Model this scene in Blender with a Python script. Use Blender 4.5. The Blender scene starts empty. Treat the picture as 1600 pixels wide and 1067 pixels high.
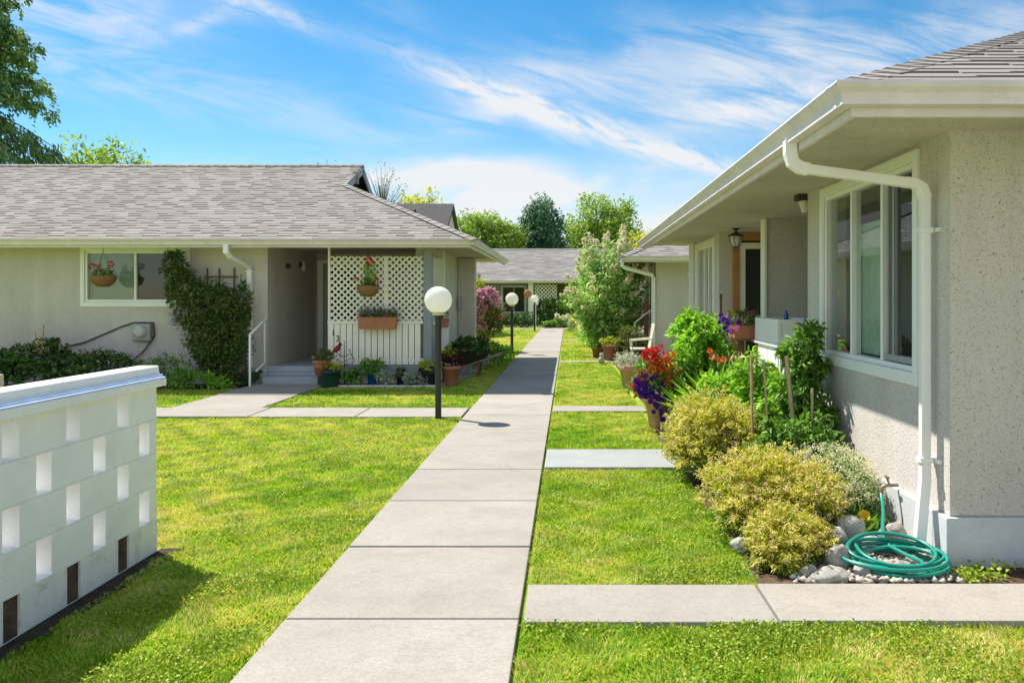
import bpy, math, random
import numpy as np
from mathutils import Vector, Matrix

scene = bpy.context.scene
COL = scene.collection
rnd = random.Random(7)
R = math.radians

# ------------------------------------------------------------------ camera
cam_d = bpy.data.cameras.new('camera')
cam = bpy.data.objects.new('camera', cam_d)
COL.objects.link(cam)
cam.location = (0, 0, 1.6)
cam.rotation_euler = (R(90), 0, 0)
cam_d.sensor_width = 36.0
cam_d.lens = 1250 / 1600 * 36.0
cam_d.shift_x = -88 / 1600
cam_d.shift_y = -67.5 / 1600
cam_d.clip_start = 0.05
cam_d.clip_end = 2000
scene.camera = cam

# ------------------------------------------------------------------ light
SUN_TO = Vector((-0.82, 0.68, 1.58)).normalized()
sun_el = math.asin(SUN_TO.z)
sun_az = math.atan2(SUN_TO.x, SUN_TO.y)
SUN_STRENGTH = 4.5
SKY_STRENGTH = 0.15
EXPOSURE = 0.90
sd = bpy.data.lights.new('sun', 'SUN')
sd.energy = SUN_STRENGTH
sd.angle = R(0.53)
sd.color = (1.0, 0.93, 0.82)
so = bpy.data.objects.new('sun', sd)
so.rotation_euler = (-SUN_TO).to_track_quat('-Z', 'Y').to_euler()
so.location = (-20, 20, 40)
COL.objects.link(so)

w = bpy.data.worlds.new('World')
scene.world = w
w.use_nodes = True
nt = w.node_tree
nt.nodes.clear()


def wn(t, **kw):
    n = nt.nodes.new(t)
    for k, v in kw.items():
        setattr(n, k, v)
    return n


def wmath(op, a, b=None, c=None, clamp=False):
    n = nt.nodes.new('ShaderNodeMath')
    n.operation = op
    n.use_clamp = clamp
    for i, v in enumerate((a, b, c)):
        if v is None:
            continue
        if isinstance(v, (int, float)):
            n.inputs[i].default_value = v
        else:
            nt.links.new(v, n.inputs[i])
    return n.outputs[0]


sky = wn('ShaderNodeTexSky', sky_type='NISHITA')
sky.sun_disc = False
sky.sun_elevation = sun_el
sky.sun_rotation = sun_az
sky.altitude = 0
sky.air_density = 1.0
sky.dust_density = 0.1
sky.ozone_density = 2.5
hs = wn('ShaderNodeHueSaturation')
hs.inputs['Hue'].default_value = 0.49
hs.inputs['Saturation'].default_value = 1.38
hs.inputs['Value'].default_value = 0.53
nt.links.new(sky.outputs[0], hs.inputs['Color'])
tc = wn('ShaderNodeTexCoord')
sep = wn('ShaderNodeSeparateXYZ')
nt.links.new(tc.outputs['Generated'], sep.inputs[0])
dx, dy, dz = sep.outputs
ady = wmath('MAXIMUM', wmath('ABSOLUTE', dy), 0.08)
cu = wmath('DIVIDE', dx, ady)      # bearing and height of a direction of the sky
cw = wmath('DIVIDE', dz, ady)
comb = wn('ShaderNodeCombineXYZ')
nt.links.new(cu, comb.inputs[0])
nt.links.new(cw, comb.inputs[1])


def wispy(ang, sx, sy, scale, detail, rough, lo, hi, dist=0.6, off=(0, 0, 0)):
    mp = wn('ShaderNodeMapping')
    mp.inputs['Rotation'].default_value = (0, 0, ang)
    mp.inputs['Scale'].default_value = (sx, sy, 1)
    mp.inputs['Location'].default_value = off
    # rotate first, then stretch
    mp0 = wn('ShaderNodeMapping')
    mp0.inputs['Rotation'].default_value = (0, 0, ang)
    mp.inputs['Rotation'].default_value = (0, 0, 0)
    nt.links.new(comb.outputs[0], mp0.inputs[0])
    nt.links.new(mp0.outputs[0], mp.inputs[0])
    n = wn('ShaderNodeTexNoise')
    n.inputs['Scale'].default_value = scale
    n.inputs['Detail'].default_value = detail
    n.inputs['Roughness'].default_value = rough
    n.inputs['Distortion'].default_value = dist
    nt.links.new(mp.outputs[0], n.inputs['Vector'])
    mr = wn('ShaderNodeMapRange', interpolation_type='SMOOTHSTEP')
    mr.inputs[1].default_value = lo
    mr.inputs[2].default_value = hi
    nt.links.new(n.outputs[0], mr.inputs[0])
    return mr.outputs[0]


warp = wn('ShaderNodeTexNoise')
warp.inputs['Scale'].default_value = 9
warp.inputs['Detail'].default_value = 5
nt.links.new(comb.outputs[0], warp.inputs['Vector'])
wv = wmath('SUBTRACT', warp.outputs[0], 0.5)


def blob(cx, cy, rx, ry, ang, amp=1.0, wob=0.5):
    """soft elongated patch of cloud round a direction of the sky"""
    ca, sa = math.cos(ang), math.sin(ang)
    a = wmath('SUBTRACT', cu, cx)
    b = wmath('SUBTRACT', cw, cy)
    p = wmath('DIVIDE', wmath('ADD', wmath('MULTIPLY', a, ca), wmath('MULTIPLY', b, sa)), rx)
    q = wmath('DIVIDE', wmath('ADD', wmath('MULTIPLY', a, -sa), wmath('MULTIPLY', b, ca)), ry)
    q = wmath('ADD', q, wmath('MULTIPLY', wv, wob * 3))
    r2 = wmath('ADD', wmath('MULTIPLY', p, p), wmath('MULTIPLY', q, q))
    g = wmath('POWER', 2.718, wmath('MULTIPLY', r2, -1.0))
    return wmath('MULTIPLY', g, amp)


fine1 = wispy(R(14), 1.0, 5.0, 5.0, 9, 0.62, 0.30, 0.68)
fine2 = wispy(R(-8), 1.0, 4.0, 4.0, 9, 0.6, 0.36, 0.70, off=(3, 1, 0))
fine3 = wispy(R(24), 1.0, 3.6, 14.0, 10, 0.68, 0.22, 0.66, off=(1, 4, 0))


def total(items):
    acc = items[0]
    for it in items[1:]:
        acc = wmath('ADD', acc, it)
    return acc


streaks = total([blob(-0.105, 0.265, 0.12, 0.018, R(-20), 0.85, 0.6),
                 blob(0.05, 0.205, 0.15, 0.019, R(-17), 1.0, 0.55),
                 blob(0.20, 0.165, 0.11, 0.012, R(-10), 0.75, 0.5),
                 blob(-0.39, 0.365, 0.08, 0.012, R(-20), 0.75, 0.5),
                 blob(-0.46, 0.345, 0.05, 0.010, R(20), 0.4, 0.5)])
patches = total([blob(0.24, 0.235, 0.13, 0.026, R(6), 1.0, 0.6),
                 blob(0.36, 0.30, 0.40, 0.05, R(5), 0.85, 0.8),
                 blob(0.20, 0.33, 0.10, 0.02, R(-10), 0.4, 0.6),
                 blob(-0.66, 0.37, 0.18, 0.055, R(-8), 0.85, 0.8),
                 blob(-0.50, 0.26, 0.25, 0.03, R(-10), 0.55, 0.8),
                 blob(-0.12, 0.225, 0.09, 0.02, R(8), 0.55, 0.6),
                 blob(0.0, 0.275, 0.10, 0.016, R(-14), 0.35, 0.6)])
low = total([blob(0.02, 0.125, 0.36, 0.036, R(-3), 1.25, 0.6),
             blob(-0.22, 0.150, 0.16, 0.018, R(4), 0.75, 0.5),
             blob(0.0, 0.07, 0.8, 0.04, 0, 1.0, 0.4)])
general = wmath('MULTIPLY', wispy(R(20), 1, 3, 2.0, 8, 0.6, 0.5, 0.8, off=(7, 2, 0)), 0.26)
# unseen cloud added behind the viewer and overhead for neutral fill light
fill_cloud = wn('ShaderNodeTexNoise')
fill_cloud.inputs['Scale'].default_value = 2.2
fill_cloud.inputs['Detail'].default_value = 6
nt.links.new(tc.outputs['Generated'], fill_cloud.inputs['Vector'])
bm_ = wn('ShaderNodeMapRange', interpolation_type='SMOOTHSTEP')
bm_.inputs[1].default_value = 0.38
bm_.inputs[2].default_value = 0.62
nt.links.new(fill_cloud.outputs[0], bm_.inputs[0])
away = wmath('ADD', wmath('MULTIPLY', wmath('SUBTRACT', 0.1, dy), 2.0, clamp=True), wmath('MULTIPLY', wmath('MULTIPLY', wmath('SUBTRACT', dz, 0.5), 4.0, clamp=True), 0.35), clamp=True)
away = wmath('MINIMUM', away, 1.0)
general = wmath('ADD', general, wmath('MULTIPLY', wmath('MULTIPLY', bm_.outputs[0], away), 0.85))
cl = total([wmath('MULTIPLY', streaks, fine3), wmath('MULTIPLY', patches, fine1),
            wmath('MULTIPLY', low, wmath('ADD', wmath('MULTIPLY', fine2, 0.7), 0.35)), general])
cl = wmath('MINIMUM', cl, 0.93)
up = wmath('MULTIPLY', dz, 30.0, clamp=True)
cl = wmath('MULTIPLY', cl, up)
CLOUD = 3.3
mixc = wn('ShaderNodeMix', data_type='RGBA')
nt.links.new(cl, mixc.inputs['Factor'])
nt.links.new(hs.outputs[0], mixc.inputs[6])
gain = wmath('ADD', wmath('MULTIPLY', away, CLOUD * 0.1), CLOUD)    # the added cloud out of view gets extra gain for fill
cc = wn('ShaderNodeCombineXYZ')
nt.links.new(wmath('MULTIPLY', gain, 0.98), cc.inputs[0])
nt.links.new(wmath('MULTIPLY', gain, 0.985), cc.inputs[1])
nt.links.new(gain, cc.inputs[2])
nt.links.new(cc.outputs[0], mixc.inputs[7])
bg = wn('ShaderNodeBackground')
bg.inputs['Strength'].default_value = SKY_STRENGTH
nt.links.new(mixc.outputs[2], bg.inputs['Color'])
out = wn('ShaderNodeOutputWorld')
nt.links.new(bg.outputs[0], out.inputs[0])

vs = scene.view_settings
vs.view_transform = 'Standard'
vs.look = 'None'
vs.exposure = EXPOSURE
vs.gamma = 1.0
scene.cycles.use_denoising = True
scene.cycles.max_bounces = 7
scene.cycles.diffuse_bounces = 5
scene.cycles.transparent_max_bounces = 12
scene.cycles.caustics_reflective = False
scene.cycles.caustics_refractive = False
scene.cycles.sample_clamp_indirect = 6

# ------------------------------------------------------------------ materials
MATS = {}


class NT:
    def __init__(self, name):
        self.m = bpy.data.materials.new(name)
        self.m.use_nodes = True
        self.t = self.m.node_tree
        self.t.nodes.clear()
        self.out = self.t.nodes.new('ShaderNodeOutputMaterial')
        MATS[name] = self.m
        self._co = None

    def n(self, t, **kw):
        o = self.t.nodes.new(t)
        for k, v in kw.items():
            setattr(o, k, v)
        return o

    def l(self, a, b):
        self.t.links.new(a, b)

    def co(self):
        if not self._co:
            self._co = self.n('ShaderNodeTexCoord').outputs['Object']
        return self._co

    def noise(self, scale, detail=4, rough=0.55, dist=0.0, vec=None):
        o = self.n('ShaderNodeTexNoise')
        o.inputs['Scale'].default_value = scale
        o.inputs['Detail'].default_value = detail
        o.inputs['Roughness'].default_value = rough
        o.inputs['Distortion'].default_value = dist
        self.l(vec or self.co(), o.inputs['Vector'])
        return o.outputs[0]

    def vor(self, scale, feature='F1', rand=1.0, out=0):
        o = self.n('ShaderNodeTexVoronoi', feature=feature)
        o.inputs['Scale'].default_value = scale
        o.inputs['Randomness'].default_value = rand
        self.l(self.co(), o.inputs['Vector'])
        return o.outputs[out]

    def island(self):
        return self.n('ShaderNodeNewGeometry').outputs['Random Per Island']

    def rng(self, v, a, b, c=0.0, d=1.0, smooth=False):
        o = self.n('ShaderNodeMapRange')
        if smooth:
            o.interpolation_type = 'SMOOTHSTEP'
        self.l(v, o.inputs[0])
        for i, x in enumerate((a, b, c, d)):
            o.inputs[i + 1].default_value = x
        return o.outputs[0]

    def math(self, op, a, b, clamp=False):
        o = self.n('ShaderNodeMath', operation=op)
        o.use_clamp = clamp
        for i, v in enumerate((a, b)):
            if isinstance(v, (int, float)):
                o.inputs[i].default_value = v
            else:
                self.l(v, o.inputs[i])
        return o.outputs[0]

    def mix(self, f, a, b, mode='MIX'):
        o = self.n('ShaderNodeMix', data_type='RGBA', blend_type=mode)
        if isinstance(f, (int, float)):
            o.inputs['Factor'].default_value = f
        else:
            self.l(f, o.inputs['Factor'])
        for i, v in ((6, a), (7, b)):
            if isinstance(v, tuple):
                o.inputs[i].default_value = (*v, 1) if len(v) == 3 else v
            else:
                self.l(v, o.inputs[i])
        return o.outputs[2]

    def ramp(self, f, stops):
        o = self.n('ShaderNodeValToRGB')
        e = o.color_ramp.elements
        while len(e) < len(stops):
            e.new(0.5)
        for x, (p, c) in zip(e, stops):
            x.position = p
            x.color = (*c, 1)
        self.l(f, o.inputs[0])
        return o.outputs[0]

    def bump(self, h, strength=0.3, dist=0.01):
        o = self.n('ShaderNodeBump')
        o.inputs['Strength'].default_value = strength
        o.inputs['Distance'].default_value = dist
        self.l(h, o.inputs['Height'])
        return o.outputs[0]

    def bsdf(self, col, rough=0.8, spec=0.3, metal=0.0, normal=None, **kw):
        p = self.n('ShaderNodeBsdfPrincipled')
        if isinstance(col, tuple):
            p.inputs['Base Color'].default_value = (*col, 1)
        else:
            self.l(col, p.inputs['Base Color'])
        if isinstance(rough, (int, float)):
            p.inputs['Roughness'].default_value = rough
        else:
            self.l(rough, p.inputs['Roughness'])
        p.inputs['Specular IOR Level'].default_value = spec
        p.inputs['Metallic'].default_value = metal
        if normal is not None:
            self.l(normal, p.inputs['Normal'])
        for k, v in kw.items():
            p.inputs[k].default_value = v
        return p

    def done(self, sh):
        self.l(sh.outputs[0] if hasattr(sh, 'outputs') else sh, self.out.inputs[0])
        return self.m


def sc(c, k):
    return tuple(min(1.0, x * k) for x in c)


def simple(name, c, rough=0.7, var=0.12, scale=6, spec=0.3, bump=0.0, bscale=60, metal=0.0, dirt=0.0):
    t = NT(name)
    n = t.noise(scale, 6, 0.6)
    col = t.mix(t.rng(n, 0.3, 0.7), sc(c, 1 - var), sc(c, 1 + var))
    if dirt:
        d = t.rng(t.noise(scale * 2.3, 8, 0.7, 0.5), 0.52, 0.75, 0, dirt)
        col = t.mix(d, col, sc((0.22, 0.19, 0.15), 0.8))
    nr = t.bump(t.noise(bscale, 5, 0.6), bump, 0.01) if bump else None
    return t.done(t.bsdf(col, rough, spec, metal, nr))


def stucco(name, c):
    t = NT(name)
    # bend the lookup so that the pebbles are ragged and uneven
    nz = t.n('ShaderNodeTexNoise')
    nz.inputs['Scale'].default_value = 45
    nz.inputs['Detail'].default_value = 3
    t.l(t.co(), nz.inputs['Vector'])
    off = t.n('ShaderNodeVectorMath', operation='MULTIPLY_ADD')
    t.l(nz.outputs[1], off.inputs[0])
    off.inputs[1].default_value = (0.03, 0.03, 0.03)
    t.l(t.co(), off.inputs[2])

    def cells(scale, out=0):
        o = t.n('ShaderNodeTexVoronoi')
        o.inputs['Scale'].default_value = scale
        t.l(off.outputs[0], o.inputs['Vector'])
        return o.outputs[out]
    big = t.rng(t.noise(0.8, 5, 0.6), 0.3, 0.7, 0.92, 1.06)
    grain = t.rng(t.noise(95, 5, 0.75), 0.3, 0.7, 0.80, 1.12)
    mp = t.n('ShaderNodeMapping')
    mp.inputs['Scale'].default_value = (2.6, 2.6, 0.22)
    t.l(t.co(), mp.inputs[0])
    run = t.rng(t.noise(1.0, 6, 0.65, 0.2, mp.outputs[0]), 0.35, 0.7, 1.04, 0.90)
    k = t.math('MULTIPLY', t.math('MULTIPLY', big, grain), run)
    vm = t.n('ShaderNodeVectorMath', operation='SCALE')
    vm.inputs[0].default_value = c
    t.l(k, vm.inputs['Scale'])
    # each grain of stone has its own tone: most pale, some tan, a few dark
    tone = t.n('ShaderNodeSeparateColor')
    t.l(cells(72, 1), tone.inputs[0])
    inside = t.rng(cells(72, 0), 0.30, 0.48, 1, 0)
    tan = t.math('MULTIPLY', inside, t.rng(tone.outputs[0], 0.52, 0.60, 0, 0.55))
    col = t.mix(tan, vm.outputs[0], (c[0] * 0.62, c[1] * 0.52, c[2] * 0.42))
    small = t.rng(cells(72, 0), 0.20, 0.36, 1, 0)
    dark = t.math('MULTIPLY', small, t.rng(tone.outputs[1], 0.90, 0.92, 0, 0.85))
    col = t.mix(dark, col, (0.085, 0.072, 0.06))
    h = t.math('ADD', t.noise(95, 4, 0.75), t.math('MULTIPLY', t.rng(cells(72, 0), 0, 0.5, 1, 0), 0.6))
    return t.done(t.bsdf(col, 0.92, 0.15, 0, t.bump(h, 0.6, 0.008)))


def leafmat(name, stops, trans=0.35, rough=0.5, spec=0.3, clump=1.6, amt=0.35):
    """leaf or petal: a colour per leaf, drifting over the plant, light passing through"""
    t = NT(name)
    isl = t.island()
    nz = t.rng(t.noise(clump, 3, 0.6), 0.25, 0.75)
    f = t.math('ADD', t.math('MULTIPLY', isl, 1 - amt), t.math('MULTIPLY', nz, amt))
    k = len(stops)
    col = t.ramp(f, [(0.12 + 0.76 * i / max(1, k - 1), c) for i, c in enumerate(stops)])
    p = t.bsdf(col, rough, spec)
    tr = t.n('ShaderNodeBsdfTranslucent')
    tcol = t.mix(1.0, col, (1.0, 1.0, 0.62), 'MULTIPLY')
    t.l(tcol, tr.inputs[0])
    mx = t.n('ShaderNodeMixShader')
    mx.inputs[0].default_value = trans
    t.l(p.outputs[0], mx.inputs[1])
    t.l(tr.outputs[0], mx.inputs[2])
    return t.done(mx)


def petal(name, a, b, trans=0.3):
    return leafmat(name, [a, b], trans, 0.6, 0.2, 6, 0.2)


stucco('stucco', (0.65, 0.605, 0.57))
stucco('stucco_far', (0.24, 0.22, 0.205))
stucco('stucco_soffit', (0.62, 0.56, 0.50))
simple('white_paint', (0.87, 0.855, 0.85), 0.45, 0.04, 3, 0.4)
simple('cream_paint', (0.90, 0.865, 0.78), 0.5, 0.05, 3, 0.35, dirt=0.10)
simple('gutter_paint', (0.70, 0.635, 0.63), 0.4, 0.07, 4, 0.4, dirt=0.25)
simple('vinyl', (0.87, 0.875, 0.865), 0.35, 0.02, 3, 0.45)
simple('foundation_paint', (0.56, 0.585, 0.61), 0.75, 0.08, 4, 0.25, 0.25, 50, dirt=0.2)
simple('blue_grey_paint', (0.27, 0.31, 0.34), 0.6, 0.06, 4, 0.3)
simple('step_paint', (0.36, 0.41, 0.46), 0.65, 0.08, 5, 0.3, 0.1, 60, dirt=0.2)
simple('block_paint', (0.87, 0.865, 0.865), 0.7, 0.045, 2.5, 0.25, 0.42, 48, dirt=0.14)
simple('block_paint_worn', (0.80, 0.80, 0.78), 0.7, 0.07, 4, 0.3, 0.2, 60, dirt=0.45)
simple('blue_sky_tint', (0.56, 0.67, 0.86), 0.6, 0.1, 9, 0.3)  # blue sky reflection on the coping, put into the colour
simple('black_metal', (0.025, 0.025, 0.027), 0.4, 0.2, 8, 0.5, dirt=0.08)
simple('dark_iron', (0.035, 0.028, 0.024), 0.5, 0.2, 20, 0.5)
simple('grey_metal', (0.36, 0.38, 0.39), 0.45, 0.06, 8, 0.5, metal=0.2)
simple('pipe_metal', (0.28, 0.22, 0.17), 0.4, 0.2, 40, 0.5, metal=0.8)
simple('dark_void', (0.012, 0.011, 0.010), 0.9, 0.1)
simple('screen_mesh', (0.030, 0.029, 0.028), 0.6, 0.1, 30)
simple('room_wall', (0.20, 0.19, 0.17), 0.9, 0.1)
simple('orange_wood', (0.48, 0.21, 0.075), 0.55, 0.15, 5)
simple('brown_wood', (0.16, 0.085, 0.045), 0.7, 0.25, 9)
simple('red_brown_wood', (0.20, 0.09, 0.06), 0.7, 0.2, 9)
simple('dark_wood', (0.045, 0.028, 0.022), 0.7, 0.3, 9)
simple('stake_wood', (0.46, 0.34, 0.22), 0.8, 0.2, 12, bump=0.2)
simple('grey_wood', (0.30, 0.25, 0.20), 0.85, 0.25, 12, bump=0.3)
simple('pale_wood', (0.62, 0.50, 0.38), 0.8, 0.15, 12)
simple('terracotta', (0.44, 0.185, 0.115), 0.8, 0.16, 7, 0.2, 0.1, 60, dirt=0.12)
simple('terracotta_pale', (0.52, 0.31, 0.215), 0.85, 0.14, 7, 0.2, 0.1, 60, dirt=0.15)
simple('terracotta_dark', (0.25, 0.095, 0.075), 0.7, 0.12, 7, 0.3)
simple('coir', (0.27, 0.145, 0.065), 0.95, 0.35, 45, 0.1, 0.9, 70)
simple('green_plastic', (0.022, 0.075, 0.065), 0.5, 0.15, 6, 0.4)
simple('blue_glaze', (0.012, 0.10, 0.24), 0.2, 0.15, 6, 0.5)
simple('dark_plastic', (0.03, 0.036, 0.038), 0.5, 0.15, 6, 0.4)
simple('blue_glass', (0.02, 0.10, 0.30), 0.15, 0.1, 6, 0.5)
simple('hose_rubber', (0.004, 0.245, 0.185), 0.32, 0.12, 5, 0.5)
simple('cardinal_red', (0.26, 0.018, 0.02), 0.5, 0.25, 20)
simple('soil', (0.105, 0.072, 0.048), 0.95, 0.45, 12, 0.1, 0.9, 35)
simple('soil_dark', (0.055, 0.042, 0.03), 0.95, 0.4, 12, 0.1, 0.9, 35)
simple('bark', (0.12, 0.09, 0.065), 0.9, 0.3, 8, 0.2, 0.8, 20)
simple('bark_grey', (0.20, 0.185, 0.17), 0.9, 0.25, 8, 0.2, 0.6, 20)
simple('stem_green', (0.10, 0.16, 0.04), 0.7, 0.25, 8)
simple('stem_brown', (0.15, 0.10, 0.06), 0.8, 0.25, 8)
simple('roof_base', (0.115, 0.107, 0.101), 0.9, 0.2, 5)
simple('roof_dark', (0.085, 0.083, 0.088), 0.9, 0.12, 5, 0.15, 0.2, 40)
simple('curtain_green', (0.62, 0.76, 0.66), 0.85, 0.04, 3)
simple('blind_green', (0.56, 0.66, 0.52), 0.7, 0.03, 3)
t = NT('opal')
p = t.bsdf((0.90, 0.90, 0.87), 0.2, 0.5)
tr = t.n('ShaderNodeBsdfTranslucent')
tr.inputs[0].default_value = (0.93, 0.92, 0.88, 1)
mx = t.n('ShaderNodeMixShader')
mx.inputs[0].default_value = 0.5
t.l(p.outputs[0], mx.inputs[1])
t.l(tr.outputs[0], mx.inputs[2])
t.done(mx)
simple('lamp_collar', (0.66, 0.56, 0.34), 0.4, 0.05, 5)
simple('pale_slab', (0.31, 0.325, 0.33), 0.75, 0.08, 3, 0.2, 0.15, 60, dirt=0.08)
simple('edging_white', (0.66, 0.65, 0.62), 0.8, 0.15, 9)
simple('wicker_white', (0.62, 0.57, 0.48), 0.7, 0.2, 30, bump=0.4)

# concrete: mottled, speckled with sand, faint stains
t = NT('concrete')
a = t.rng(t.noise(1.1, 7, 0.65, 0.3), 0.3, 0.7)
c1 = t.mix(a, (0.332, 0.311, 0.280), (0.412, 0.387, 0.350))
isl = t.rng(t.island(), 0, 1, 0.92, 1.06)
vm = t.n('ShaderNodeVectorMath', operation='SCALE')
t.l(c1, vm.inputs[0])
t.l(isl, vm.inputs['Scale'])
g = t.math('ADD', t.rng(t.noise(62, 6, 0.85), 0.40, 0.62, 0.0, 0.75), t.rng(t.noise(16, 6, 0.8), 0.42, 0.66, 0.0, 0.3))
c2 = t.mix(t.math('MULTIPLY', g, 0.62), vm.outputs[0], (0.21, 0.194, 0.172))
st = t.rng(t.noise(2.3, 10, 0.82, 0.2), 0.50, 0.70, 0, 0.42)
c3 = t.mix(st, c2, (0.20, 0.18, 0.155))
# hairline cracks here and there
ck = t.n('ShaderNodeTexVoronoi', feature='DISTANCE_TO_EDGE')
ck.inputs['Scale'].default_value = 0.42
wob = t.n('ShaderNodeTexNoise')
wob.inputs['Scale'].default_value = 3.0
wob.inputs['Detail'].default_value = 6
t.l(t.co(), wob.inputs['Vector'])
wa = t.n('ShaderNodeVectorMath', operation='MULTIPLY_ADD')
t.l(wob.outputs[1], wa.inputs[0])
wa.inputs[1].default_value = (0.45, 0.45, 0)
t.l(t.co(), wa.inputs[2])
t.l(wa.outputs[0], ck.inputs['Vector'])
crack = t.math('MULTIPLY', t.rng(ck.outputs[0], 0.0008, 0.0022, 1, 0), t.rng(t.noise(0.5, 2), 0.52, 0.58, 0, 0.3))
c3 = t.mix(crack, c3, (0.09, 0.08, 0.07))
pt = t.math('MULTIPLY', t.rng(t.vor(75), 0.10, 0.22, 1, 0), t.rng(t.noise(40, 2), 0.53, 0.6, 0, 0.7))
c3 = t.mix(pt, c3, (0.16, 0.15, 0.14))
t.done(t.bsdf(c3, 0.9, 0.2, 0, t.bump(t.noise(190, 4, 0.7), 0.28, 0.004)))

# shingles: one tone per tab
def shingle(name, stops):
    t = NT(name)
    i = t.island()
    col = t.ramp(i, stops)
    gr = t.rng(t.noise(160, 3, 0.7), 0.3, 0.7, 0.72, 1.2)
    bigv = t.rng(t.noise(0.7, 4, 0.6), 0.3, 0.7, 0.9, 1.08)
    vm = t.n('ShaderNodeVectorMath', operation='SCALE')
    t.l(col, vm.inputs[0])
    t.l(t.math('MULTIPLY', gr, bigv), vm.inputs['Scale'])
    t.done(t.bsdf(vm.outputs[0], 0.95, 0.12, 0, t.bump(t.noise(170, 3, 0.7), 0.4, 0.004)))


shingle('shingle', [(0.0, (0.25, 0.234, 0.224)), (0.35, (0.275, 0.258, 0.248)), (0.7, (0.30, 0.282, 0.271)), (1.0, (0.33, 0.311, 0.30))])
shingle('shingle_far', [(0.0, (0.215, 0.21, 0.208)), (0.5, (0.255, 0.25, 0.248)), (1.0, (0.30, 0.292, 0.288))])

# rocks
t = NT('rock')
oi = t.n('ShaderNodeObjectInfo').outputs['Random']
a = t.noise(9, 8, 0.7, 0.4)
c = t.ramp(a, [(0.30, (0.24, 0.225, 0.20)), (0.5, (0.40, 0.385, 0.355)), (0.72, (0.56, 0.545, 0.51))])
sp = t.rng(t.noise(70, 3, 0.6), 0.55, 0.68, 0, 0.6)
c = t.mix(sp, c, (0.17, 0.16, 0.15))
t.done(t.bsdf(c, 0.85, 0.2, 0, t.bump(t.noise(26, 6, 0.7), 0.5, 0.02)))
t = NT('pebble')
c = t.ramp(t.island(), [(0.0, (0.30, 0.26, 0.21)), (0.4, (0.46, 0.42, 0.37)), (0.75, (0.60, 0.57, 0.52)), (1.0, (0.38, 0.27, 0.19))])
t.done(t.bsdf(c, 0.85, 0.2))

# glass: clear pane with the mirror of a window
t = NT('glass')
fr = t.n('ShaderNodeFresnel')
fr.inputs[0].default_value = 1.55
tr = t.n('ShaderNodeBsdfTransparent')
tr.inputs[0].default_value = (0.86, 0.90, 0.88, 1)
gl = t.n('ShaderNodeBsdfGlossy')
gl.inputs['Roughness'].default_value = 0.0
gl.inputs[0].default_value = (0.95, 0.97, 1, 1)
mx = t.n('ShaderNodeMixShader')
front = t.math('SUBTRACT', 1.0, t.n('ShaderNodeNewGeometry').outputs['Backfacing'])
t.l(t.math('MULTIPLY', t.math('MULTIPLY', fr.outputs[0], 1.6, True), front), mx.inputs[0])
t.l(tr.outputs[0], mx.inputs[1])
t.l(gl.outputs[0], mx.inputs[2])
t.done(mx)

# lawn base and grass: green drifting to straw in dry patches
def grass_colour(t, fine):
    p = t.rng(t.noise(0.62, 5, 0.62, 0.5), 0.3, 0.7, 0.21, 0.79)
    q = t.rng(t.noise(2.9, 6, 0.7), 0.3, 0.7, 0.2, 0.8)
    dry = t.math('ADD', t.math('MULTIPLY', p, 0.62), t.math('MULTIPLY', q, 0.38))
    dry = t.math('ADD', dry, t.math('MULTIPLY', t.math('SUBTRACT', fine, 0.5), 0.50))
    # two worn, sun-dried places in the lawns
    for c_, r0, r1, k_ in (((1.6, 3.15, 0), 0.3, 1.25, 0.10), ((-3.3, 8.3, 0), 0.4, 2.4, 0.075), ((-3.2, 30.0, 0), 1.0, 9.0, 0.10)):
        vd = t.n('ShaderNodeVectorMath', operation='DISTANCE')
        t.l(t.co(), vd.inputs[0])
        vd.inputs[1].default_value = c_
        dry = t.math('ADD', dry, t.rng(vd.outputs['Value'], r0, r1, k_, 0.0, True))
    return dry


t = NT('lawn_base')
d = grass_colour(t, t.noise(60, 4, 0.7))
c = t.ramp(d, [(0.27, (0.11, 0.23, 0.016)), (0.46, (0.23, 0.37, 0.025)), (0.58, (0.37, 0.45, 0.06)), (0.72, (0.53, 0.45, 0.17))])
t.done(t.bsdf(c, 0.95, 0.1, 0, t.bump(t.noise(60, 5, 0.7), 0.9, 0.03)))
t = NT('grass')
d = grass_colour(t, t.island())
c = t.ramp(d, [(0.25, (0.14, 0.33, 0.016)), (0.43, (0.30, 0.52, 0.034)), (0.545, (0.47, 0.61, 0.06)), (0.635, (0.66, 0.62, 0.13)), (0.76, (0.80, 0.65, 0.31))])
p = t.bsdf(c, 0.55, 0.25)
tr = t.n('ShaderNodeBsdfTranslucent')
t.l(t.mix(1.0, c, (1, 1, 0.6), 'MULTIPLY'), tr.inputs[0])
mx = t.n('ShaderNodeMixShader')
mx.inputs[0].default_value = 0.42
t.l(p.outputs[0], mx.inputs[1])
t.l(tr.outputs[0], mx.inputs[2])
t.done(mx)

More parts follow.
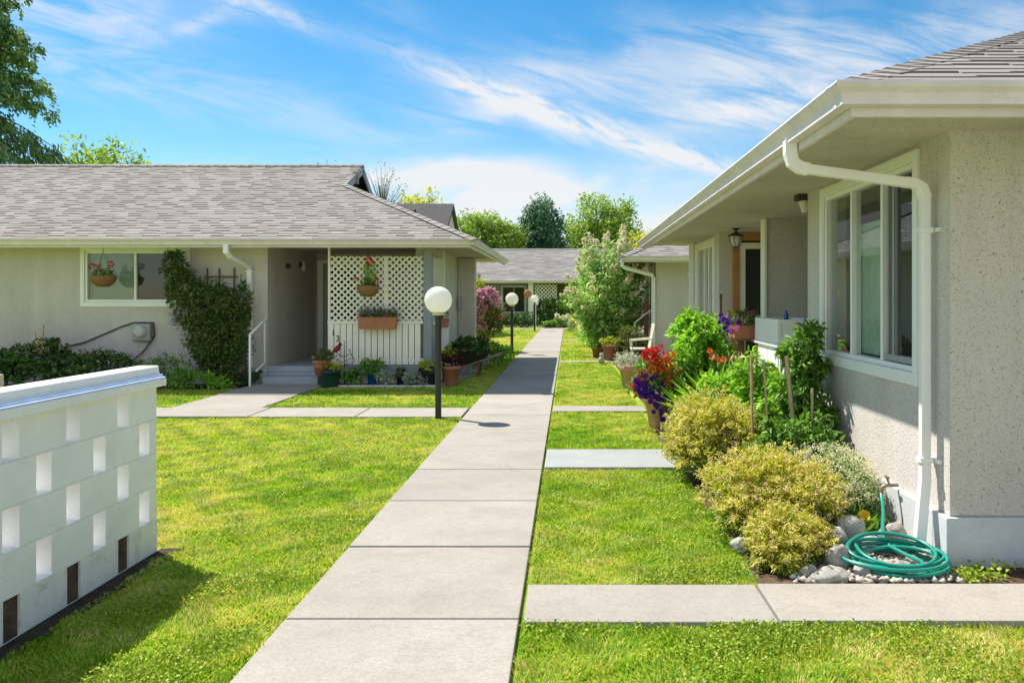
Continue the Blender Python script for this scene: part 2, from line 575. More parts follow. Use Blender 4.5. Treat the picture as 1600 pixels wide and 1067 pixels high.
leafmat('leaf_clover', [(0.150, 0.270, 0.020), (0.270, 0.400, 0.030), (0.420, 0.480, 0.060)], 0.3, 0.5)
leafmat('leaf_dark', [(0.039, 0.091, 0.026), (0.077, 0.162, 0.039), (0.131, 0.239, 0.055)], 0.22)
leafmat('leaf_mid', [(0.082, 0.201, 0.034), (0.166, 0.343, 0.051), (0.284, 0.472, 0.070)], 0.35)
leafmat('leaf_bright', [(0.139, 0.355, 0.036), (0.280, 0.558, 0.051), (0.457, 0.735, 0.075)], 0.42, clump=3)
leafmat('leaf_olive', [(0.088, 0.131, 0.035), (0.149, 0.201, 0.049), (0.245, 0.263, 0.070)], 0.3, clump=3)
leafmat('leaf_bronze', [(0.044, 0.090, 0.025), (0.106, 0.188, 0.040), (0.237, 0.237, 0.069)], 0.3, clump=2.4, amt=0.5)
leafmat('leaf_lime', [(0.270, 0.351, 0.027), (0.432, 0.486, 0.041), (0.567, 0.567, 0.068)], 0.35)
leafmat('leaf_silver', [(0.350, 0.400, 0.338), (0.525, 0.575, 0.500), (0.200, 0.300, 0.175)], 0.25)
leafmat('leaf_maroon', [(0.042, 0.007, 0.012), (0.084, 0.014, 0.022)], 0.2)
leafmat('leaf_spirea', [(0.300, 0.380, 0.030), (0.520, 0.560, 0.050), (0.680, 0.640, 0.100), (0.740, 0.580, 0.200)], 0.4, clump=4, amt=0.3)
leafmat('leaf_spirea_green', [(0.150, 0.260, 0.025), (0.300, 0.400, 0.040), (0.460, 0.500, 0.070)], 0.4, clump=4, amt=0.3)
leafmat('leaf_buddleia', [(0.222, 0.409, 0.130), (0.409, 0.669, 0.204), (0.742, 0.900, 0.371)], 0.35, clump=1.2, amt=0.45)
leafmat('leaf_tree_green', [(0.149, 0.280, 0.053), (0.312, 0.474, 0.086), (0.557, 0.688, 0.131)], 0.35, clump=0.5, amt=0.45)
leafmat('leaf_tree_yellow', [(0.300, 0.391, 0.076), (0.661, 0.661, 0.136), (0.900, 0.871, 0.210)], 0.35, clump=0.5, amt=0.5)
leafmat('leaf_tree_blue', [(0.061, 0.163, 0.096), (0.120, 0.256, 0.154), (0.222, 0.374, 0.204)], 0.2, clump=0.5, amt=0.45)
leafmat('leaf_needle', [(0.078, 0.176, 0.087), (0.176, 0.315, 0.127), (0.393, 0.551, 0.197)], 0.18, clump=0.7, amt=0.5)
petal('petal_red', (0.55, 0.012, 0.02), (0.72, 0.03, 0.025))
petal('petal_orange', (0.78, 0.13, 0.02), (0.82, 0.22, 0.06))
petal('petal_pink', (0.66, 0.045, 0.16), (0.74, 0.16, 0.30))
petal('petal_mauve', (0.58, 0.26, 0.46), (0.78, 0.50, 0.66))
petal('petal_purple', (0.07, 0.012, 0.24), (0.13, 0.03, 0.36))
petal('petal_lavender', (0.36, 0.28, 0.58), (0.52, 0.44, 0.68))
petal('petal_white', (0.70, 0.68, 0.60), (0.80, 0.79, 0.74))
petal('petal_cream', (0.70, 0.68, 0.48), (0.84, 0.81, 0.66))
petal('petal_peach', (0.78, 0.60, 0.30), (0.86, 0.72, 0.50))
petal('petal_yellow', (0.75, 0.42, 0.03), (0.82, 0.52, 0.06))
petal('petal_rust', (0.46, 0.20, 0.10), (0.58, 0.30, 0.18))

# ------------------------------------------------------------------ mesh helpers
WL = {}          # world place of every thing and part


def tag(o, label=None, cat=None, group=None, kind=None):
    for k, v in (('label', label), ('category', cat), ('group', group), ('kind', kind)):
        if v:
            o[k] = v
    return o


def empty(name, loc, label, cat, group=None):
    o = bpy.data.objects.new(name, None)
    o.empty_display_size = 0.1
    o.location = loc
    COL.objects.link(o)
    WL[o] = Vector(loc)
    return tag(o, label, cat, group)


def link(name, me, mats, parent=None, loc=None):
    """mesh given in world coordinates becomes one object, its origin at its parent's (or at loc)"""
    for m in mats:
        me.materials.append(MATS[m])
    o = bpy.data.objects.new(name, me)
    COL.objects.link(o)
    org = WL[parent] if parent else Vector(loc or (0, 0, 0))
    if org.length > 0:
        me.transform(Matrix.Translation(-org))
    if parent:
        o.parent = parent
    else:
        o.location = org
    WL[o] = org.copy()
    return o


class MB:
    def __init__(self):
        self.v, self.f, self.mi, self.sm = [], [], [], []
        self.cur = 0

    def add(self, vs, fs, smooth=False):
        b = len(self.v)
        self.v += [tuple(x) for x in vs]
        for f in fs:
            self.f.append([b + i for i in f])
            self.mi.append(self.cur)
            self.sm.append(smooth)
        return self

    def box(self, x0, x1, y0, y1, z0, z1):
        vs = [(x, y, z) for z in (z0, z1) for y in (y0, y1) for x in (x0, x1)]
        return self.add(vs, [(0, 2, 3, 1), (4, 5, 7, 6), (0, 1, 5, 4), (2, 6, 7, 3), (0, 4, 6, 2), (1, 3, 7, 5)])

    def obox(self, a, b, wd, ht, up=(0, 0, 1)):
        """bar from a to b, wd across and ht high"""
        a, b, up = Vector(a), Vector(b), Vector(up)
        t = (b - a).normalized()
        s = t.cross(up)
        if s.length < 1e-4:
            s = t.cross(Vector((1, 0, 0)))
        s.normalize()
        n = s.cross(t)
        vs = []
        for p in (a, b):
            for i, j in ((-1, -1), (1, -1), (1, 1), (-1, 1)):
                vs.append(p + s * (i * wd / 2) + n * (j * ht / 2))
        return self.add(vs, [(0, 1, 2, 3), (4, 7, 6, 5), (0, 4, 5, 1), (1, 5, 6, 2), (2, 6, 7, 3), (3, 7, 4, 0)])

    def tube(self, pts, rad, n=8, cap=True, prof=None, smooth=True):
        pts = [Vector(p) for p in pts]
        if isinstance(rad, (int, float)):
            rad = [rad] * len(pts)
        rings = []
        s = None
        for i, p in enumerate(pts):
            t = (pts[min(i + 1, len(pts) - 1)] - pts[max(i - 1, 0)])
            t = t.normalized() if t.length > 1e-9 else Vector((0, 0, 1))
            if s is None:
                ref = Vector((0, 0, 1)) if abs(t.z) < 0.9 else Vector((0, 1, 0))
                s = t.cross(ref).normalized()
            else:
                s = (s - t * s.dot(t))
                s = s.normalized() if s.length > 1e-6 else t.orthogonal().normalized()
            q = t.cross(s)
            if prof:
                rings.append([p + s * (x * rad[i]) + q * (y * rad[i]) for x, y in prof])
            else:
                rings.append([p + s * (math.cos(2 * math.pi * k / n) * rad[i]) + q * (math.sin(2 * math.pi * k / n) * rad[i]) for k in range(n)])
        m = len(rings[0])
        vs = [x for r in rings for x in r]
        fs = []
        for i in range(len(rings) - 1):
            for k in range(m):
                fs.append((i * m + k, i * m + (k + 1) % m, (i + 1) * m + (k + 1) % m, (i + 1) * m + k))
        self.add(vs, fs, smooth)
        if cap:
            self.add(rings[0], [tuple(range(m))[::-1]])
            self.add(rings[-1], [tuple(range(m))])
        return self

    def lathe(self, c, prof, n=24, smooth=True):
        c = Vector(c)
        vs = []
        for r, z in prof:
            for k in range(n):
                a = 2 * math.pi * k / n
                vs.append(c + Vector((r * math.cos(a), r * math.sin(a), z)))
        fs = []
        for i in range(len(prof) - 1):
            for k in range(n):
                fs.append((i * n + k, i * n + (k + 1) % n, (i + 1) * n + (k + 1) % n, (i + 1) * n + k))
        return self.add(vs, fs, smooth)

    def prism(self, poly, d):
        """flat outline pushed along d"""
        d = Vector(d)
        p = [Vector(x) for x in poly]
        n = len(p)
        fs = [tuple(range(n))[::-1], tuple(range(n, 2 * n))]
        fs += [(i, (i + 1) % n, n + (i + 1) % n, n + i) for i in range(n)]
        return self.add(p + [x + d for x in p], fs)

    def sphere(self, c, r, n=24, m=14, sx=1, sy=1, sz=1):
        c = Vector(c)
        vs = []
        for i in range(m + 1):
            th = math.pi * i / m
            for k in range(n):
                a = 2 * math.pi * k / n
                vs.append(c + Vector((r * sx * math.sin(th) * math.cos(a), r * sy * math.sin(th) * math.sin(a), -r * sz * math.cos(th))))
        fs = [(i * n + k, i * n + (k + 1) % n, (i + 1) * n + (k + 1) % n, (i + 1) * n + k) for i in range(m) for k in range(n)]
        return self.add(vs, fs, True)

    def sweep(self, prof, path, out=1, closed_prof=True):
        """profile of (out, z) along a level line of (x, y); out is to the right of travel"""
        n = len(path)
        rings = []
        for i in range(n):
            p = Vector(path[i])
            dirs = []
            if i > 0:
                dirs.append((Vector(path[i]) - Vector(path[i - 1])).normalized())
            if i < n - 1:
                dirs.append((Vector(path[i + 1]) - Vector(path[i])).normalized())
            ns = [Vector((d.y, -d.x)) * out for d in dirs]
            m = ns[0] if len(ns) == 1 else (ns[0] + ns[1]) / (1 + ns[0].dot(ns[1]))
            rings.append([(p.x + m.x * a, p.y + m.y * a, z) for a, z in prof])
        k = len(prof)
        fs = []
        for i in range(n - 1):
            for j in range(k if closed_prof else k - 1):
                fs.append((i * k + j, i * k + (j + 1) % k, (i + 1) * k + (j + 1) % k, (i + 1) * k + j))
        self.add([x for r in rings for x in r], fs)
        self.add(rings[0], [tuple(range(k))])
        self.add(rings[-1], [tuple(range(k))[::-1]])
        return self

    def build(self, name, mats, parent=None, loc=None, bevel=0.0, seg=2):
        me = bpy.data.meshes.new(name)
        me.from_pydata(self.v, [], self.f)
        me.polygons.foreach_set('material_index', self.mi)
        me.polygons.foreach_set('use_smooth', self.sm)
        me.update()
        if isinstance(mats, str):
            mats = [mats]
        o = link(name, me, mats, parent, loc)
        import bmesh
        bm = bmesh.new()
        bm.from_mesh(me)
        bmesh.ops.recalc_face_normals(bm, faces=bm.faces)
        bm.to_mesh(me)
        bm.free()
        if bevel:
            b = o.modifiers.new('bevel', 'BEVEL')
            b.width = bevel
            b.segments = seg
            b.limit_method = 'ANGLE'
            b.angle_limit = R(40)
        return o


def unit(a):
    return a / np.maximum(np.linalg.norm(a, axis=-1, keepdims=True), 1e-9)


def np_mesh(name, V, F, mats, parent=None, loc=None, smooth=False):
    """V (n,3), F (m,3) triangles, quickly"""
    me = bpy.data.meshes.new(name)
    me.vertices.add(len(V))
    me.vertices.foreach_set('co', np.ascontiguousarray(V, np.float32).ravel())
    k = F.shape[1]
    me.loops.add(F.size)
    me.loops.foreach_set('vertex_index', np.ascontiguousarray(F, np.int32).ravel())
    me.polygons.add(len(F))
    me.polygons.foreach_set('loop_start', np.arange(0, F.size, k, dtype=np.int32))
    me.polygons.foreach_set('loop_total', np.full(len(F), k, np.int32))
    me.update(calc_edges=True)
    me.validate()
    return link(name, me, [mats] if isinstance(mats, str) else mats, parent, loc)


def leaves(rng, P, N, size, aspect=0.5, droop=0.0, spread=0.8, bend=0.18):
    """one folded leaf at every point, pointing roughly along N; returns V, F"""
    n = len(P)
    T = unit(N + rng.normal(0, spread, (n, 3)) + np.array([0, 0, -droop]))
    B = rng.normal(0, 1, (n, 3)) * 0.6 + np.array([0, 0, 1.0]) + N * 0.4
    S = unit(np.cross(T, B))
    U = np.cross(S, T)
    L = (size if np.ndim(size) else np.full(n, size)) * rng.uniform(0.6, 1.3, n)
    L = L[:, None]
    W = L * aspect * 0.5
    v0 = P
    v1 = P + T * L * 0.42 + S * W + U * W * 0.35
    v2 = P + T * L - U * L * bend
    v3 = P + T * L * 0.42 - S * W + U * W * 0.35
    V = np.stack([v0, v1, v2, v3], 1).reshape(-1, 3)
    i = np.arange(n)[:, None] * 4
    F = np.concatenate([i + np.array([0, 1, 2]), i + np.array([0, 2, 3])], 1).reshape(-1, 3)
    return V, F


def join(parts):
    Vs, Fs, b = [], [], 0
    for V, F in parts:
        Vs.append(V)
        Fs.append(F + b)
        b += len(V)
    return np.concatenate(Vs), np.concatenate(Fs)


def clumpy(rng, centre, rad, n, k, cr=0.35, low=-0.6, flat=0.0, shell=0.55):
    """points in k clumps set through a lumpy ellipsoid, with outward normals"""
    c, r = np.array(centre), np.array(rad)
    d = unit(rng.normal(0, 1, (k * 4, 3)))
    d = d[d[:, 2] > low][:k]
    k = len(d)
    C = d * (rng.uniform(shell, 1.0, (k, 1)))
    sizes = rng.uniform(0.6, 1.25, k) * cr
    idx = rng.integers(0, k, n)
    q = unit(rng.normal(0, 1, (n, 3))) * (rng.uniform(0, 1, (n, 1)) ** 0.45)
    P = C[idx] + q * sizes[idx][:, None]
    N = unit(P * 0.7 + q * 0.6)
    return c + P * r, N, c + C * r


def foliage(name, mat, parent, rng, P, N, size, **kw):
    V, F = leaves(rng, P, N, size, **kw)
    return np_mesh(name, V, F, mat, parent)


def blooms(rng, C, r, petals=16, aspect=0.85):
    """tight balls of petals at C"""
    n = len(C)
    petals = int(petals * 1.6)
    d = unit(rng.normal(0, 1, (n, petals, 3)) + np.array([0, 0, 0.25]))
    P = (np.array(C)[:, None, :] + d * (np.array(r).reshape(-1, 1, 1) if np.ndim(r) else r) * 0.68).reshape(-1, 3)
    rr = np.repeat(np.array(r), petals) if np.ndim(r) else r
    return leaves(rng, P, d.reshape(-1, 3), rr * 0.55, aspect, 0, 0.55, 0.25)


def trumpets(rng, C, D, r):
    """five-lobed open flowers (petunia, lily) at C facing D"""
    Vs, Fs = [], []
    for i, (c, d) in enumerate(zip(C, D)):
        d = unit(np.array(d)[None])[0]
        a = unit(np.cross(d, [0.3, 0.2, 1.0])[None])[0]
        b = np.cross(d, a)
        rr = r * rng.uniform(0.75, 1.15)
        ring = [np.array(c) - d * rr * 0.5]
        ph = rng.uniform(0, 6.28)
        for k in range(10):
            an = ph + k * math.pi / 5
            q = rr * (1.0 if k % 2 == 0 else 0.78)
            ring.append(np.array(c) + (a * math.cos(an) + b * math.sin(an)) * q + d * rng.uniform(-0.1, 0.1) * rr)
        Vs.append(np.array(ring))
        Fs.append(np.array([(0, 1 + k, 1 + (k + 1) % 10) for k in range(10)]))
    return join(list(zip(Vs, Fs)))


# ------------------------------------------------------------------ building helpers
def wall(name, mat, parent, axis, f0, f1, a0, a1, z0, z1, holes=()):
    """wall between planes f0 (front) and f1, axis 'x' or 'y' is the way it faces, with openings cut through"""
    A = sorted({a0, a1, *[h[0] for h in holes], *[h[1] for h in holes]})
    Z = sorted({z0, z1, *[h[2] for h in holes], *[h[3] for h in holes]})

    def P(f, a, z):
        return (f, a, z) if axis == 'x' else (a, f, z)

    def hole(i, j):
        if i < 0 or j < 0 or i >= len(A) - 1 or j >= len(Z) - 1:
            return True
        ca, cz = (A[i] + A[i + 1]) / 2, (Z[j] + Z[j + 1]) / 2
        return any(h[0] < ca < h[1] and h[2] < cz < h[3] for h in holes)
    import bmesh
    bm = bmesh.new()
    cache = {}

    def vert(p):
        key = tuple(round(c, 5) for c in p)
        if key not in cache:
            cache[key] = bm.verts.new(p)
        return cache[key]

    def face(*ps):
        try:
            bm.faces.new([vert(p) for p in ps])
        except ValueError:
            pass
    for i in range(len(A) - 1):
        for j in range(len(Z) - 1):
            if hole(i, j):
                continue
            p, q, r, s = A[i], A[i + 1], Z[j], Z[j + 1]
            for f in (f0, f1):
                face(P(f, p, r), P(f, q, r), P(f, q, s), P(f, p, s))
            if hole(i - 1, j):
                face(P(f0, p, r), P(f1, p, r), P(f1, p, s), P(f0, p, s))
            if hole(i + 1, j):
                face(P(f0, q, r), P(f1, q, r), P(f1, q, s), P(f0, q, s))
            if hole(i, j - 1):
                face(P(f0, p, r), P(f1, p, r), P(f1, q, r), P(f0, q, r))
            if hole(i, j + 1):
                face(P(f0, p, s), P(f1, p, s), P(f1, q, s), P(f0, q, s))
    bmesh.ops.recalc_face_normals(bm, faces=bm.faces)
    me = bpy.data.meshes.new(name)
    bm.to_mesh(me)
    bm.free()
    return link(name, me, [mat], parent)


def window(parent, axis, plane, outw, a0, a1, z0, z1, bars=(), trim=0.075, deep=0.09, frame=0.045, mat='vinyl', name='window', panes=True):
    """frame set in an opening: trim outside, mullions, panes (sub-parts). outw is +1 or -1, the way outside"""
    mb = MB()

    def bx(p0, p1, n0, n1, q0, q1):
        lo, hi = sorted((plane + outw * n0, plane + outw * n1))
        if axis == 'x':
            mb.box(lo, hi, p0, p1, q0, q1)
        else:
            mb.box(p0, p1, lo, hi, q0, q1)
    o_ = 0.022
    bx(a0 - trim, a1 + trim, -0.004, o_, z1, z1 + trim)
    bx(a0 - trim, a1 + trim, -0.004, o_, z0 - trim * 1.2, z0)
    bx(a0 - trim, a0, -0.004, o_, z0, z1)
    bx(a1, a1 + trim, -0.004, o_, z0, z1)
    # inner frame
    bx(a0, a1, -deep, -0.006, z1 - frame, z1)
    bx(a0, a1, -deep, -0.006, z0, z0 + frame)
    bx(a0, a0 + frame, -deep, -0.006, z0 + frame, z1 - frame)
    bx(a1 - frame, a1, -deep, -0.006, z0 + frame, z1 - frame)
    for b in bars:
        bx(b - frame * 0.5, b + frame * 0.5, -deep, -0.012, z0 + frame, z1 - frame)
    wnd = mb.build(name, mat, parent, bevel=0.004)
    if panes:
        ed = [a0 + frame] + [x for b in bars for x in (b - frame * .5, b + frame * .5)] + [a1 - frame]
        for i in range(0, len(ed), 2):
            m = MB()
            n0 = plane - outw * deep * 0.55
            lo, hi = sorted((n0, n0 - outw * 0.005))
            if axis == 'x':
                m.box(lo, hi, ed[i], ed[i + 1], z0 + frame, z1 - frame)
            else:
                m.box(ed[i], ed[i + 1], lo, hi, z0 + frame, z1 - frame)
            m.build('pane', 'glass', wnd)
    return wnd


def slab_box(name, mat, parent, x0, x1, y0, y1, z0, z1, bevel=0.0):
    return MB().box(x0, x1, y0, y1, z0, z1).build(name, mat, parent, bevel=bevel)


def course_roof(mb, o, u, s, amin, amax, smax, expo=0.142, seed=1, short=0.74, tabw=(0.17, 0.36), d_start=0.0):
    """a plane of laminated shingles: o eave corner, u along the eave, s up the slope; amin/amax(d) bound it"""
    rg = random.Random(seed)
    o, u, s = Vector(o), Vector(u).normalized(), Vector(s).normalized()
    n = u.cross(s)
    if n.z < 0:
        n = -n

    def P(a, d, h):
        return o + u * a + s * d + n * h
    mb.cur = 1
    ds = [d_start]
    k = 24
    for i in range(1, k + 1):
        ds.append(d_start + (smax - d_start) * i / k)
    left = [P(amin(d), d, 0) for d in ds]
    right = [P(amax(d), d, 0) for d in ds]
    mb.add(left + right, [(i, k + 1 + i, k + 2 + i, i + 1) for i in range(k)])
    mb.cur = 0
    d = d_start
    while d < smax - 0.02:
        d1 = min(d + expo, smax)
        lo, hi = min(amin(d), amin(d1)), max(amax(d), amax(d1))
        a = lo - rg.uniform(0, 0.3)
        prev_short = False
        while a < hi:
            wd = rg.uniform(*tabw)
            b = a + wd
            sh = (not prev_short) and rg.random() < short
            prev_short = sh
            db = d + (0.046 if sh and d1 - d > 0.08 else 0)
            q = []
            for dd in (db, d1 + 0.004):
                q.append((max(a, amin(min(dd, smax))), min(b - 0.002, amax(min(dd, smax))), dd))
            if q[0][1] - q[0][0] > 0.005 or q[1][1] - q[1][0] > 0.005:
                q = [(x, max(x, y), z) for x, y, z in q]
                hb = 0.011 if not sh else 0.010
                v = [P(q[0][0], q[0][2], hb), P(q[0][1], q[0][2], hb), P(q[1][1], q[1][2], 0.004), P(q[1][0], q[1][2], 0.004),
                     P(q[0][0], q[0][2], 0.0), P(q[0][1], q[0][2], 0.0)]
                mb.add(v, [(0, 1, 2, 3), (4, 5, 1, 0), (4, 0, 3), (5, 2, 1)])
            a = b
        d = d1
    mb.cur = 0


def hip_caps(mb, a, b, left, right, step=0.20, wd=0.14, seed=3, start=0.0):
    """folded cap shingles up a hip or along a ridge from a to b; left/right are the down-slope ways"""
    a, b = Vector(a), Vector(b)
    t = (b - a).normalized()
    L = (b - a).length
    left, right = Vector(left).normalized(), Vector(right).normalized()
    up = Vector((0, 0, 1))
    d = start
    while d < L - 0.05:
        e = min(d + step * 1.25, L)
        p, q = a + t * d, a + t * e
        h0, h1 = 0.036, 0.022
        v = [p + up * h0 + left * wd, p + up * h0, p + up * h0 + right * wd,
             q + up * h1 + left * wd, q + up * h1, q + up * h1 + right * wd,
             p + left * wd + up * 0.004, p + up * 0.004, p + right * wd + up * 0.004]
        mb.add(v, [(0, 1, 4, 3), (1, 2, 5, 4), (6, 7, 1, 0), (7, 8, 2, 1)])
        d += step


GZ = 2.66        # top of the gutters
SOF = 2.60       # underside of the soffits
PITCH = 0.447
GUT = [(0.0, GZ), (0.105, GZ), (0.11, GZ - 0.012), (0.10, GZ - 0.03), (0.075, GZ - 0.055), (0.066, GZ - 0.085), (0.066, GZ - 0.108), (0.0, GZ - 0.108)]
FAS = [(-0.03, GZ + 0.0), (-0.003, GZ + 0.0), (-0.003, GZ - 0.155), (-0.03, GZ - 0.155)]
RC = 1.0 / math.hypot(1, PITCH)      # run for one metre of slope


# ------------------------------------------------------------------ ground, paths and lawn
ground = MB().add([(-400, -60, -0.03), (400, -60, -0.03), (400, 900, -0.03), (-400, 900, -0.03)], [(0, 1, 2, 3)]).build('ground', 'lawn_base')
tag(ground, kind='structure')
lawn = MB().add([(-30, -8, 0.0), (30, -8, 0.0), (30, 120, 0.0), (-30, 120, 0.0)], [(0, 1, 2, 3)]).build('lawn', 'lawn_base')
tag(lawn, kind='structure')


def slabs(mb, x0, x1, y0, y1, along, step, first=0.0, z=0.032, gap=0.012, warp=0.0):
    rg = random.Random(int(abs(x0 * 97 + y0 * 13)))
    a, e = (y0, y1) if along == 'y' else (x0, x1)
    cuts = [a]
    c = first if first else a + step
    while c < e - 0.2:
        if c > a + 0.1:
            cuts.append(c)
        c += step
    cuts.append(e)
    for i in range(len(cuts) - 1):
        p, q = cuts[i] + gap / 2, cuts[i + 1] - gap / 2
        h = z + rg.uniform(-0.004, 0.004)
        if along == 'y':
            mb.box(x0, x1, p, q, -0.08, h)
        else:
            mb.box(p, q, y0, y1, -0.08, h)


mb = MB()
for i in range(9):
    slabs(mb, -10.0 + i * 2.6, -7.412 + i * 2.6, -14.0, 1.5, 'y', 2.6)
tag(mb.build('bounce_paving', 'concrete', bevel=0.007), kind='structure')  # unseen paving added behind the camera to neutralise green bounce light
mb = MB()
slabs(mb, -1.39, -0.243, 1.51, 41.0, 'y', 1.135, 3.93 - 2 * 1.135)
p = mb.build('path', 'concrete', bevel=0.007)
tag(p, kind='structure')
mb = MB()
slabs(mb, -0.225, 1.03, 3.89, 4.40, 'x', 3.0)
slabs(mb, 1.03, 7.0, 3.89, 4.40, 'x', 1.9)
tag(mb.build('entry_path', 'concrete', bevel=0.007), kind='structure')
mb = MB()
slabs(mb, -16, -1.42, 10.62, 11.48, 'x', 1.42, -1.42 - 1.42 * 9)
tag(mb.build('cross_path', 'concrete', bevel=0.007), kind='structure')
mb = MB()
slabs(mb, -5.72, -4.42, 11.50, 14.56, 'y', 1.5)
tag(mb.build('porch_path', 'concrete', bevel=0.007), kind='structure')
mb = MB().box(-0.222, 1.30, 7.42, 8.30, -0.05, 0.036)
tag(mb.build('stepping_slab', 'pale_slab', bevel=0.006), kind='structure')
mb = MB()
slabs(mb, -0.222, 1.10, 11.16, 11.70, 'x', 2.2)
slabs(mb, -0.222, 1.2, 19.9, 20.25, 'x', 2.2, z=0.02)
slabs(mb, -0.222, 1.2, 29.6, 30.1, 'x', 2.2)
tag(mb.build('side_path', 'concrete', bevel=0.006), kind='structure')
mb = MB()
slabs(mb, -12, 8, 41.02, 42.3, 'x', 1.5)
tag(mb.build('far_path', 'concrete', bevel=0.006), kind='structure')


def ground_sheet(name, mat, pts, z):
    m = MB().add([(x, y, z) for x, y in pts], [tuple(range(len(pts)))])
    o = m.build(name, mat)
    return tag(o, kind='structure')


ground_sheet('flower_bed', 'soil', [(1.05, 4.44), (9, 4.44), (9, 4.72), (2.27, 4.74), (2.27, 15), (1.07, 15), (1.15, 12), (1.02, 9), (1.08, 7), (1.02, 6), (1.1, 5.2)], 0.008)
ground_sheet('far_bed', 'soil', [(1.15, 15.02), (2.27, 15.02), (2.27, 40), (0.5, 40), (0.75, 30), (1.1, 20)], 0.009)
ground_sheet('house_bed', 'soil_dark', [(-16, 13.9), (-5.85, 13.9), (-5.85, 14.9), (-16, 14.9)], 0.008)
ground_sheet('porch_bed', 'soil', [(-4.4, 14.32), (-2.3, 14.32), (-1.98, 17), (-1.95, 21.3), (-2.3, 22.0), (-2.72, 22.0), (-2.72, 14.9), (-4.4, 14.9)], 0.008)
ground_sheet('wall_strip', 'soil_dark', [(-2.595, 1.0), (-2.50, 1.0), (-2.44, 5.1), (-2.595, 5.1)], 0.008)


def grass_field(rng, rects, dens, h, wd, keep=None):
    Ps = []
    for x0, x1, y0, y1 in rects:
        n = int((x1 - x0) * (y1 - y0) * dens)
        q = np.stack([rng.uniform(x0, x1, n), rng.uniform(y0, y1, n), np.zeros(n)], 1)
        if keep is not None:
            q = q[keep(q)]
        Ps.append(q)
    P = np.concatenate(Ps)
    n = len(P)
    lean = rng.normal(0, 1, (n, 2))
    # neighbouring blades lean together, which makes tufts
    cx, cy = P[:, 0] * 9, P[:, 1] * 9
    lean[:, 0] = lean[:, 0] * 0.6 + np.sin(cx * 1.3 + np.sin(cy * 0.9) * 2)
    lean[:, 1] = lean[:, 1] * 0.6 + np.cos(cy * 1.1 + np.sin(cx * 1.2) * 2)
    tuft = 0.75 + 0.4 * (np.sin(P[:, 0] * 11.3 + np.cos(P[:, 1] * 7.7) * 2) * np.sin(P[:, 1] * 12.9 + np.sin(P[:, 0] * 6.1) * 2)) + rng.normal(0, 0.18, n)
    H = h * np.clip(tuft, 0.35, 1.7)
    L = lean * H[:, None] * 0.62
    az = rng.uniform(0, 6.283, n)
    S = np.stack([np.cos(az), np.sin(az), np.zeros(n)], 1) * (wd * rng.uniform(0.6, 1.2, n))[:, None] / 2
    mid = P + np.concatenate([L * 0.35, (H * 0.62)[:, None]], 1)
    tip = P + np.concatenate([L, H[:, None]], 1)
    V = np.stack([P - S, P + S, mid - S * 0.8, mid + S * 0.8, tip], 1).reshape(-1, 3)
    i = np.arange(n)[:, None] * 5
    F = np.concatenate([i + np.array([0, 1, 3]), i + np.array([0, 3, 2]), i + np.array([2, 3, 4])], 1).reshape(-1, 3)
    return V, F


rg = np.random.default_rng(11)


def off_wall(q):
    x, y = q[:, 0], q[:, 1]
    inwall = (x < -2.50 - 0.0 + 0.06 * (5.1 - y) * 0) & (y < 5.12) & (x > -4.9)
    return ~inwall


near = grass_field(rg, [(-3.4, -1.425, 2.5, 7.0), (-0.205, 3.6, 2.6, 3.87), (-0.205, 1.05, 4.42, 7.40)], 11500, 0.027, 0.0066, off_wall)
mid = grass_field(rg, [(-5.8, -3.4, 4.95, 10.6), (-3.4, -1.425, 7.0, 10.6), (-0.205, 1.03, 8.32, 11.14), (-0.205, 1.03, 11.72, 15.3)], 5200, 0.031, 0.0095)
midb = grass_field(rg, [(-8.0, -5.8, 6.5, 10.6), (-4.40, -1.42, 11.50, 14.32), (-9.5, -5.75, 11.50, 13.95), (-2.0, -1.42, 14.32, 22.9), (-0.205, 1.05, 15.3, 19.88)], 2400, 0.036, 0.013)
far = grass_field(rg, [(-6.5, -1.42, 22.8, 40.9), (-0.2, 0.95, 20.27, 29.55), (-0.2, 0.8, 30.12, 40.9)], 700, 0.045, 0.024)
# longer blades that lean over the edges of the slabs, and tufts in the joints
edge = grass_field(rg, [(-1.435, -1.392, 2.5, 10.6), (-0.235, -0.195, 2.6, 3.87), (-0.235, -0.195, 4.42, 7.40), (-0.235, -0.195, 8.32, 11.14), (-0.2, 1.05, 4.405, 4.44), (-0.2, 3.6, 3.845, 3.885),
                        (-0.2, 1.05, 8.30, 8.34), (-0.2, 1.05, 7.385, 7.415), (-4.4, -1.43, 10.585, 10.615), (-4.4, -1.43, 11.485, 11.52)], 2600, 0.042, 0.0065)
crackg = grass_field(rg, [(-1.39, -1.12, 5.058, 5.072), (-1.0, -0.93, 7.327, 7.34), (-0.5, -0.42, 3.925, 3.936)], 42000, 0.032, 0.006)
V, F = join([near, mid, midb, far, edge, crackg])
tag(np_mesh('grass', V, F, 'grass'), kind='stuff')


# low clover and weeds along the edges of the slabs and in the lawn
def clover_points(rng, rects, dens):
    P = []
    for x0, x1, y0, y1, k in rects:
        n = int((x1 - x0) * (y1 - y0) * dens * k)
        P.append(np.stack([rng.uniform(x0, x1, n), rng.uniform(y0, y1, n), rng.uniform(0.02, 0.045, n)], 1))
    P = np.concatenate(P)
    m = np.sin(P[:, 0] * 3.1 + np.sin(P[:, 1] * 2.3) * 1.7) * np.sin(P[:, 1] * 2.9 + np.cos(P[:, 0] * 2.2) * 1.5) + rng.normal(0, 0.25, len(P))
    return P[m > 0.05]


